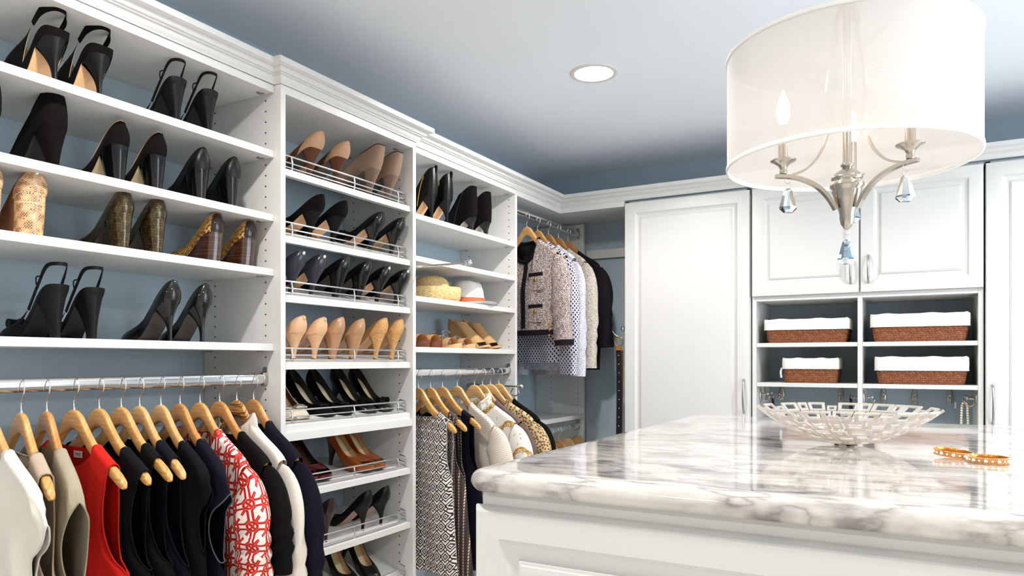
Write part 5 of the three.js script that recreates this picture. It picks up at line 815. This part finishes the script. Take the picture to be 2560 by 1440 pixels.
// ---------------------------------------------------------------- glass lattice bowl
{
  const c = onY(2114, 1112, ITOP), t = thing('glass_bowl', 'wide shallow bowl of clear openwork glass tiles on the marble', 'bowl', [c.x, ITOP + 0.0001, c.z]);
  const glass = phys({ color: '#eee9e3', roughness: 0.07, transmission: 0.6, thickness: 0, ior: 1.5 });
  const R = 0.205, D = 0.088, prof = (q) => [lerp(0.028, R, q), 0.004 + (D - 0.004) * Math.pow(q, 1.75)];
  const r = rnd(202), rowsN = 6, th = 0.0042;
  for (let k = 0; k < rowsN; k++) {
    const q0 = Math.pow(k / rowsN, 0.92), q1 = Math.pow((k + 1) / rowsN, 0.92), mid = prof((q0 + q1) / 2)[0], rowW = Math.hypot(prof(q1)[0] - prof(q0)[0], prof(q1)[1] - prof(q0)[1]), cnt = Math.max(8, Math.round(2 * Math.PI * mid / (rowW * 1.12)));
    let wsum = 0; const ws = Array.from({ length: cnt }, (_, i) => { const w = (i + k) % 2 ? 0.66 + 0.15 * r() : 1.2 + 0.2 * r(); wsum += w; return w; });
    let a = k * 0.31; for (let i = 0; i < cnt; i++) {
      const da = ws[i] / wsum * 6.28318, small = (i + k) % 2, a0 = a + 0.010, a1 = a + da - 0.010; a += da;
      const qa = q0 + 0.012, qb = small && k > 1 && r() > 0.5 ? lerp(q0, q1, 0.62) : q1 - 0.004, P = (u, v, o) => { const q = lerp(qa, qb, v), an = lerp(a0, a1, u) + 0.10 * (v - 0.5) * (rowsN - k) / rowsN, [rr, yy] = prof(q), [r2, y2] = prof(Math.min(1, q + 0.01)), nx = -(y2 - yy), ny = r2 - rr, l = Math.hypot(nx, ny); return V(Math.cos(an) * (rr + nx / l * o), yy + ny / l * o, Math.sin(an) * (rr + nx / l * o)); };
      const hx = small ? 0.25 : 0.19, hy = small ? 0.27 : 0.20, sq = (m, o) => [[0 + m * hx, 0 + m * hy], [0.5, 0 + m * hy], [1 - m * hx, 0 + m * hy], [1 - m * hx, 1 - m * hy], [0.5, 1 - m * hy], [0 + m * hx, 1 - m * hy]].map(([u, v]) => P(u, v, o));
      part('tile', toCreasedNormals(grid([sq(0.05, 0), sq(0, th * 0.3), sq(0, th * 0.8), sq(0.06, th), sq(0.94, th), sq(1, th * 0.75), sq(1, th * 0.25), sq(0.94, 0)], { closeU: true, closeV: true }), 0.7), glass, t);
    }
  }
  part('foot_disc', lathe([[0.0005, 0.0042], [0.029, 0.0042], [0.031, 0.006], [0.029, 0.008], [0.0005, 0.008]], 40), glass, t);
  for (let i = 0; i < 3; i++) { const a = -0.9 + i * 2.0944; part('bumper', move(lathe([[0.0001, 0], [0.005, 0], [0.005, 0.0035], [0.004, 0.0044], [0.0001, 0.0044]], 14), Math.cos(a) * 0.02, 0, Math.sin(a) * 0.02), M.dark, t); }
}
// ---------------------------------------------------------------- bangles
{
  const mk = (px, py, tilt, turn, label) => {
    const p = onY(px, py, ITOP), t = thing('bangle', label, 'bracelet', [p.x, ITOP + 0.0003, p.z], turn, 'jewelled bangles'); t.rotation.order = 'YXZ'; t.rotation.z = tilt; if (tilt) t.position.y += 0.033 * Math.sin(Math.abs(tilt)) - 0.0004;
    const R = 0.0335, hgt = 0.0125, gold = phys({ color: '#d68f43', roughness: 0.28, metalness: 1 }), gem = phys({ color: '#ffffff', roughness: 0.02, metalness: 0.1, clearcoat: 1, ior: 2.0 }), amber = phys({ color: '#edb876', roughness: 0.08, metalness: 0.35, clearcoat: 1 });
    part('band', lathe([[R - 0.0016, 0], [R, 0.0004], [R + 0.0006, 0.001], [R + 0.0006, hgt - 0.001], [R, hgt - 0.0004], [R - 0.0016, hgt], [R - 0.0022, hgt / 2], [R - 0.0016, 0]], 64), gold, t);
    const r = rnd(Math.round(px)), beads = [];
    for (let j = 0; j < 64; j++) for (let k = 0; k < 4; k++) { const a = (j + (k % 2) * 0.5) / 64 * 6.2832; beads.push(plain(ball(0.0012 + 0.0006 * r(), Math.cos(a) * (R + 0.001), 0.0016 + k * 0.0031, Math.sin(a) * (R + 0.001), 6))); }
    part('beading', beads, amber, t).userData.kind = 'stuff';
    for (let j = 0; j < 20; j++) { const a = j / 20 * 6.2832 + 0.1; const g = new THREE.IcosahedronGeometry(j % 2 ? 0.0024 : 0.0038, 0); part('crystal', move(g, Math.cos(a) * (R + 0.002), hgt / 2, Math.sin(a) * (R + 0.002)), gem, t); }
  };
  mk(2472, 1157, 0, 0.2, 'gold bangle with clear crystals lying flat on the marble'); mk(2382, 1144, 0.10, 2.9, 'gold bangle with clear crystals tilted on the edge of the other bangle');
}
// ---------------------------------------------------------------- lined wicker baskets
const wickerTex = canvasTex(256, 256, (g, w, h) => { const r = rnd(61); g.fillStyle = '#4a2410'; g.fillRect(0, 0, w, h); for (let j = 0; j < 16; j++) for (let i = -1; i < 16; i++) { const k = r(); g.fillStyle = k > 0.85 ? '#bd7c4a' : k > 0.5 ? '#a0623c' : k > 0.2 ? '#8f5030' : '#7c4324'; g.save(); g.translate(i * 16 + (j % 2) * 8 + 8, j * 16 + 8); g.rotate(-0.18); g.beginPath(); g.ellipse(0, 0, 9, 6.4, 0, 0, 6.3); g.fill(); g.restore(); } }, [0.066, 0.066]);
const wicker = std('#ffffff', 0.75, 0, { map: wickerTex, bumpMap: wickerTex, bumpScale: 0.002 }), linen = cloth('#eae6df', 0.95, { bumpMap: midBump, bumpScale: 0.0015 });
function basket(x0, x1, y, hW, hL, label, tail) {
  const w = x1 - x0, zf = -0.035, d = 0.25, t = thing('wicker_basket', label, 'basket', [(x0 + x1) / 2, H + y + 0.0004, ZB + zf - d / 2], 0);
  const rr = 0.022, loop = (k, yy, wob = 0, sd = 1) => { const P = [], W = w / 2 * k, Dp = d / 2 * k; for (let q = 0; q < 4; q++) { const sx = [1, -1, -1, 1][q], sz = [1, 1, -1, -1][q]; for (let j = 0; j <= 6; j++) { const a = (q + j / 6) * Math.PI / 2; P.push([sx * (W - rr) + rr * Math.cos(a), sz * (Dp - rr) + rr * Math.sin(a)]); } const n2 = (q + 1) % 4, ex = [1, -1, -1, 1][n2] * (W - rr) + rr * Math.cos((q + 1) * Math.PI / 2), ez = [1, 1, -1, -1][n2] * (Dp - rr) + rr * Math.sin((q + 1) * Math.PI / 2), last = P[P.length - 1], m = 14; for (let j = 1; j < m; j++) P.push([lerp(last[0], ex, j / m), lerp(last[1], ez, j / m)]); } return P.map(([x, z], i) => { const o = wob * (Math.sin(i * 0.9 + sd) + 0.7 * Math.sin(i * 1.7 + sd * 2)); return V(x * (1 + o * 0.6), yy + o, z * (1 + o * 0.6)); }); };
  const cum = (L) => { const c = [0]; for (let i = 1; i < L.length; i++) c.push(c[i - 1] + L[i].distanceTo(L[i - 1])); return c; };
  const rowsN = Math.max(6, Math.round(hW / 0.0085)), rows = [loop(0.86, 0.0)]; for (let k = 0; k <= rowsN * 4; k++) { const q = k / (rowsN * 4); const L = loop(lerp(0.9, 0.965, Math.pow(q, 0.6)), q * hW); const bulge = 0.0016 * Math.sin(q * rowsN * 6.283); rows.push(L.map((p, i) => V(p.x + Math.sign(p.x) * bulge * (Math.abs(p.x) > w * 0.4 ? 1 : 0), p.y, p.z + Math.sign(p.z) * bulge * (Math.abs(p.z) > d * 0.4 ? 1 : 0)))); }
  const C = cum(rows[3]); part('wicker_body', [grid(rows, { closeV: true, uv: (i, j) => [C[j], i === 0 ? -0.02 : (i - 1) / (rowsN * 4) * hW] }), fan(rows[0])], wicker, t);
  const s = x0 * 13, lin = [loop(0.94, hW + hL * 0.2), loop(0.955, hW + hL * 0.75, 0.0008, s), loop(0.972, hW + hL - 0.004, 0.0012, s), loop(0.985, hW + hL, 0.0016, s), loop(1.0, hW + hL - 0.006, 0.0014, s), loop(1.004, hW + hL * 0.5, 0.0010, s + 2), loop(1.0, hW + 0.003, 0.0008, s), loop(1.008, hW - 0.004, 0.0006, s + 3), loop(0.985, hW - 0.0045, 0.0006, s)];
  part('linen_liner', grid(lin, { closeV: true, uv: (i, j) => [C[j], i * 0.02] }), linen, t);
  part('liner_well', [fan(loop(0.94, hW + hL * 0.2))], linen, t);
  if (tail) part('liner_tie', tube([V(-w / 2 - 0.002, hW, d / 2 - 0.02), V(-w / 2 - 0.006, hW - 0.02, d / 2 - 0.015), V(-w / 2 - 0.004, hW - 0.045, d / 2 - 0.018)], 0.005, 20, 6), linen, t);
}
const bx = (px) => onZ(px, 900, ZB - 0.035).x;
basket(bx(1909), bx(2124), 0.085, 0.064, 0.046, 'wide brown wicker basket with white liner in the upper left cubby');
basket(bx(2175), bx(2427), 0.085, 0.068, 0.053, 'wide brown wicker basket with white liner in the upper right cubby');
basket(bx(1954), bx(2096), -0.100, 0.068, 0.046, 'small brown wicker basket with white liner in the lower left cubby', true);
basket(bx(2186), bx(2424), -0.100, 0.063, 0.056, 'wide brown wicker basket with white liner in the lower right cubby');
// ---------------------------------------------------------------- hooks and jewellery under the cubbies
function wallHook(pos, turn, label, group) {
  const t = thing('wall_hook', label, 'hook', pos, turn, group);
  const rows = [], n = 18; for (const [k, z] of [[1, 0.0005], [1, 0.004], [0.82, 0.0065], [0.4, 0.0085]]) rows.push(Array.from({ length: n }, (_, j) => { const a = j / n * 6.2832, y = Math.sin(a) * 0.037, w = 0.0135 * (1 - 0.28 * Math.sin(a)); return V(Math.cos(a) * w * k, y * k, z); }));
  part('back_plate', solid(rows), M.steel, t);
  part('upper_knob', [rod(V(0, 0.002, 0.006), V(0, 0.006, 0.030), 0.0045, 0.0062), ball(0.0098, 0, 0.007, 0.034)], M.steel, t);
  part('lower_hook', [tube([V(0, -0.016, 0.006), V(0, -0.026, 0.018), V(0, -0.028, 0.030), V(0, -0.020, 0.040), V(0, -0.010, 0.0435)], 0.0036, 30, 8), ball(0.0055, 0, -0.008, 0.0438)], M.steel, t);
  return t;
}
const HZ = WB + 0.001, hookY = H - 0.163;
const backHook = (px) => onZ(px, 985, HZ).x;
[['second', 1955], ['third', 2102], ['fourth', 2209], ['fifth', 2287], ['sixth', 2375]].forEach(([w, px]) => wallHook([backHook(px), hookY, HZ], 0, `steel double hook on the blue back panel, ${w} hook from the left under the baskets`, 'hooks under the baskets'));
const LX = -0.2125 - 0.440 + 0.0002, MX = -0.2125, RX = -0.2125 + 0.440 - 0.0002;
wallHook([LX, hookY, ZB - 0.11], Math.PI / 2, 'steel double hook on the left side panel under the small basket', 'side hooks'); wallHook([LX, hookY, ZB - 0.22], Math.PI / 2, 'steel double hook deeper on the left side panel with black beads', 'side hooks');
wallHook([MX - 0.0097, hookY - 0.01, ZB - 0.17], -Math.PI / 2, 'steel double hook on the left face of the cubby divider', 'side hooks'); wallHook([MX + 0.0097, hookY - 0.005, ZB - 0.09], Math.PI / 2, 'steel double hook on the right face of the cubby divider', 'side hooks');
wallHook([RX, hookY, ZB - 0.09], -Math.PI / 2, 'steel double hook on the right side panel beside the pearls', 'side hooks'); wallHook([RX, hookY, ZB - 0.22], -Math.PI / 2, 'steel double hook deeper on the right side panel behind the pearls', 'side hooks');
// necklaces: a chain hangs as a long narrow loop from a hook
function necklace(name, label, x, y, z, len, spread, mat, bead, axis = 0, extra) {
  const t = thing(name, label, 'necklace', [x, y, z]); const c = new THREE.CatmullRomCurve3([V(0, 0.004, 0), V(spread * 0.7, -0.006, 0.002), V(spread, -0.05, 0.004), V(spread * 1.05, -len * 0.7, 0.004), V(spread * 0.6, -len * 0.96, 0.004), V(0, -len, 0.004), V(-spread * 0.6, -len * 0.96, 0.0), V(-spread * 1.05, -len * 0.7, -0.002), V(-spread, -0.05, -0.002), V(-spread * 0.7, -0.006, 0)], true);
  const L = c.getLength(), n = Math.min(160, Math.round(L / (bead * 2.02))), g = [];
  for (let i = 0; i < n; i++) { const p = c.getPointAt(i / n); if (axis) { const q = p.x; p.x = p.z; p.z = -q; } if (bead > 0.003) part('bead', move(BEAD(bead), p.x, p.y, p.z), mat, t); else g.push(plain(move(BEAD(bead), p.x, p.y, p.z))); }
  if (g.length) part('chain', g, mat, t).userData.kind = 'stuff';
  if (extra) extra(t); return t;
}
const BEAD = (r) => new THREE.SphereGeometry(r, r > 0.003 ? 10 : 6, r > 0.003 ? 8 : 4);
const pearl = phys({ color: '#efe0cf', roughness: 0.25, clearcoat: 0.6, clearcoatRoughness: 0.2 }), beadBlack = patentOf('#0b0b0d');
necklace('pearl_necklace', 'long string of cream pearls hanging at the right side of the hooks', RX - 0.044, hookY - 0.012, ZB - 0.09, 0.30, 0.011, pearl, 0.0052);
necklace('chain_necklace', 'thin dark steel chain hanging from the sixth hook beside the pearls', backHook(2375), hookY - 0.022, HZ + 0.030, 0.30, 0.018, M.steel, 0.0014, 0, (t) => part('tag', board(0.016, 0.024, -0.03, 0.0, 0.004, 0.006, 0.001), M.chrome, t));
necklace('chain_necklace', 'gold and silver chain necklace hanging from the fourth hook', backHook(2209), hookY - 0.022, HZ + 0.030, 0.24, 0.014, M.gold, 0.0018);
necklace('chain_necklace', 'several thin cream strands hanging from the third hook', backHook(2102), hookY + 0.002, HZ + 0.034, 0.24, 0.017, pearl, 0.0016);
necklace('chain_necklace', 'short brown chain necklace hanging from the fifth hook', backHook(2287), hookY - 0.022, HZ + 0.030, 0.12, 0.012, M.nickel, 0.0024);
necklace('gold_necklace', 'chunky gold chain hanging on the divider hook', MX + 0.050, hookY - 0.026, ZB - 0.09, 0.16, 0.010, M.gold, 0.0040, 1);
necklace('bead_necklace', 'black bead necklace hanging on the left side hook', LX + 0.040, hookY - 0.026, ZB - 0.22, 0.20, 0.009, beadBlack, 0.0048, 1);
necklace('bead_necklace', 'dark bead necklace hanging on the left of the divider', MX - 0.048, hookY + 0.000, ZB - 0.17, 0.14, 0.008, beadBlack, 0.0045, 1);
{ const x = backHook(1955), t = thing('flower_brooch', 'grey metal flower brooch hung on the second hook', 'brooch', [x - 0.006, hookY - 0.016, HZ + 0.05]); const r = rnd(7); for (let i = 0; i < 9; i++) { const a = i / 9 * 6.2832; part('petal', new THREE.SphereGeometry(0.0085, 10, 8).scale(1, 0.62, 0.4).rotateZ(a).translate(Math.cos(a) * 0.013, Math.sin(a) * 0.013, 0.002 * r()), M.steel, t); } part('centre', ball(0.0075, 0, 0, 0.004), M.nickel, t); part('pin', rod(V(0.002, -0.012, 0.002), V(0.036, 0.004, 0.008), 0.0014), M.nickel, t); }
// ---------------------------------------------------------------- valet rods and belt
function valetRod(label, x0, x1, y, z, stand = 0) {
  const t = thing('valet_rod', label, 'valet rod', [x0, H + y, z], 0), L = x1 - x0;
  part('mount', [rod(V(-0.02, 0, 0), V(0.045, 0, 0), 0.0075), board(-0.015, 0.03, -0.011, 0.011, stand, 0.001 * Math.sign(stand || 1) * 0, 0.002)], M.steel, t);
  part('bar', rod(V(0.04, 0, 0), V(L - 0.014, 0, 0), 0.0042), M.chrome, t);
  part('end_knob', [rod(V(L - 0.02, 0, 0), V(L - 0.010, 0, 0), 0.0045, 0.0095), ball(0.0115, L - 0.002, 0, 0), rod(V(L - 0.022, 0, 0), V(L - 0.0195, 0, 0), 0.0085)], M.chrome, t);
  return t;
}
valetRod('slim chrome valet rod pulled out between the boots and the hats', -1.70, -1.405, 0.356, -2.212, 0.0112);
{ const t = valetRod('short chrome valet rod behind the leopard blouse on the corner panel', -1.90, -1.617, -0.118, -2.998, -0.0255); part('ring', tube([V(0.262, -0.012, 0), V(0.268, -0.036, 0), V(0.246, -0.045, 0), V(0.226, -0.034, 0), V(0.236, -0.012, 0)], 0.0028, 30, 8), M.steel, t); }
{ // belt on a knob fixed to the side of the tall cabinet
  const X = -1.3005, p = onX(1546, 860, X - 0.042), z = -3.572, k = thing('belt_hook', 'chrome knob hook on the side of the tall cabinet', 'hook', [X, H + 0.168, z]);
  part('knob', [rod(V(0, 0, 0), V(-0.018, 0, 0), 0.007), ball(0.013, -0.026, 0, 0)], M.chrome, k); part('prong', tube([V(-0.012, -0.004, 0), V(-0.016, -0.034, 0.002), V(-0.036, -0.044, 0.004), V(-0.062, -0.034, 0.006), V(-0.082, -0.012, 0.008)], 0.0032, 30, 8), M.chrome, k);
  const t = thing('leather_belt', 'dark leather belt with silver studs and brass ring buckle hanging in the corner', 'belt', [X - 0.048, H + 0.101, z + 0.005]);
  const ring = []; for (let i = 0; i < 16; i++) { const a = i / 16 * 6.2832; ring.push(V(Math.cos(a) * 0.022, 0.0 + Math.sin(a) * 0.024, 0)); } part('buckle_ring', tube(ring, 0.0034, 48, 8, true), M.gold, t);
  part('buckle_loop', board(-0.0155, 0.0155, -0.052, -0.024, -0.0045, 0.0045, 0.003), leatherOf('#b06a3a', 0.5), t);
  const dark = leatherOf('#17141c', 0.55), tan = leatherOf('#6b4227', 0.5), strip = (dz, w, len, sw) => { const rows = []; for (let i = 0; i <= 24; i++) { const q = i / 24, y = -0.045 - q * len, sx = 0.003 * Math.sin(q * 5 + sw); rows.push([V(-w / 2 + sx, y, dz - 0.0015), V(w / 2 + sx, y, dz - 0.0015), V(w / 2 + sx, y, dz + 0.0015), V(-w / 2 + sx, y, dz + 0.0015)]); } return solid(rows); };
  part('strap', strip(0.003, 0.028, 0.72, 0), dark, t); part('strap', move(strip(-0.004, 0.028, 0.70, 1.2), 0.006, 0, 0), tan, t);
  for (let i = 0; i < 14; i++) { const q = (0.025 + i * 0.046) / 0.72; part('stud', new THREE.SphereGeometry(0.0038, 10, 8).scale(1, 1, 0.5).translate(0.003 * Math.sin(q * 5), -0.045 - q * 0.72, 0.0052), M.chrome, t); }
}
shadow(scene);
renderer.render(scene, camera);
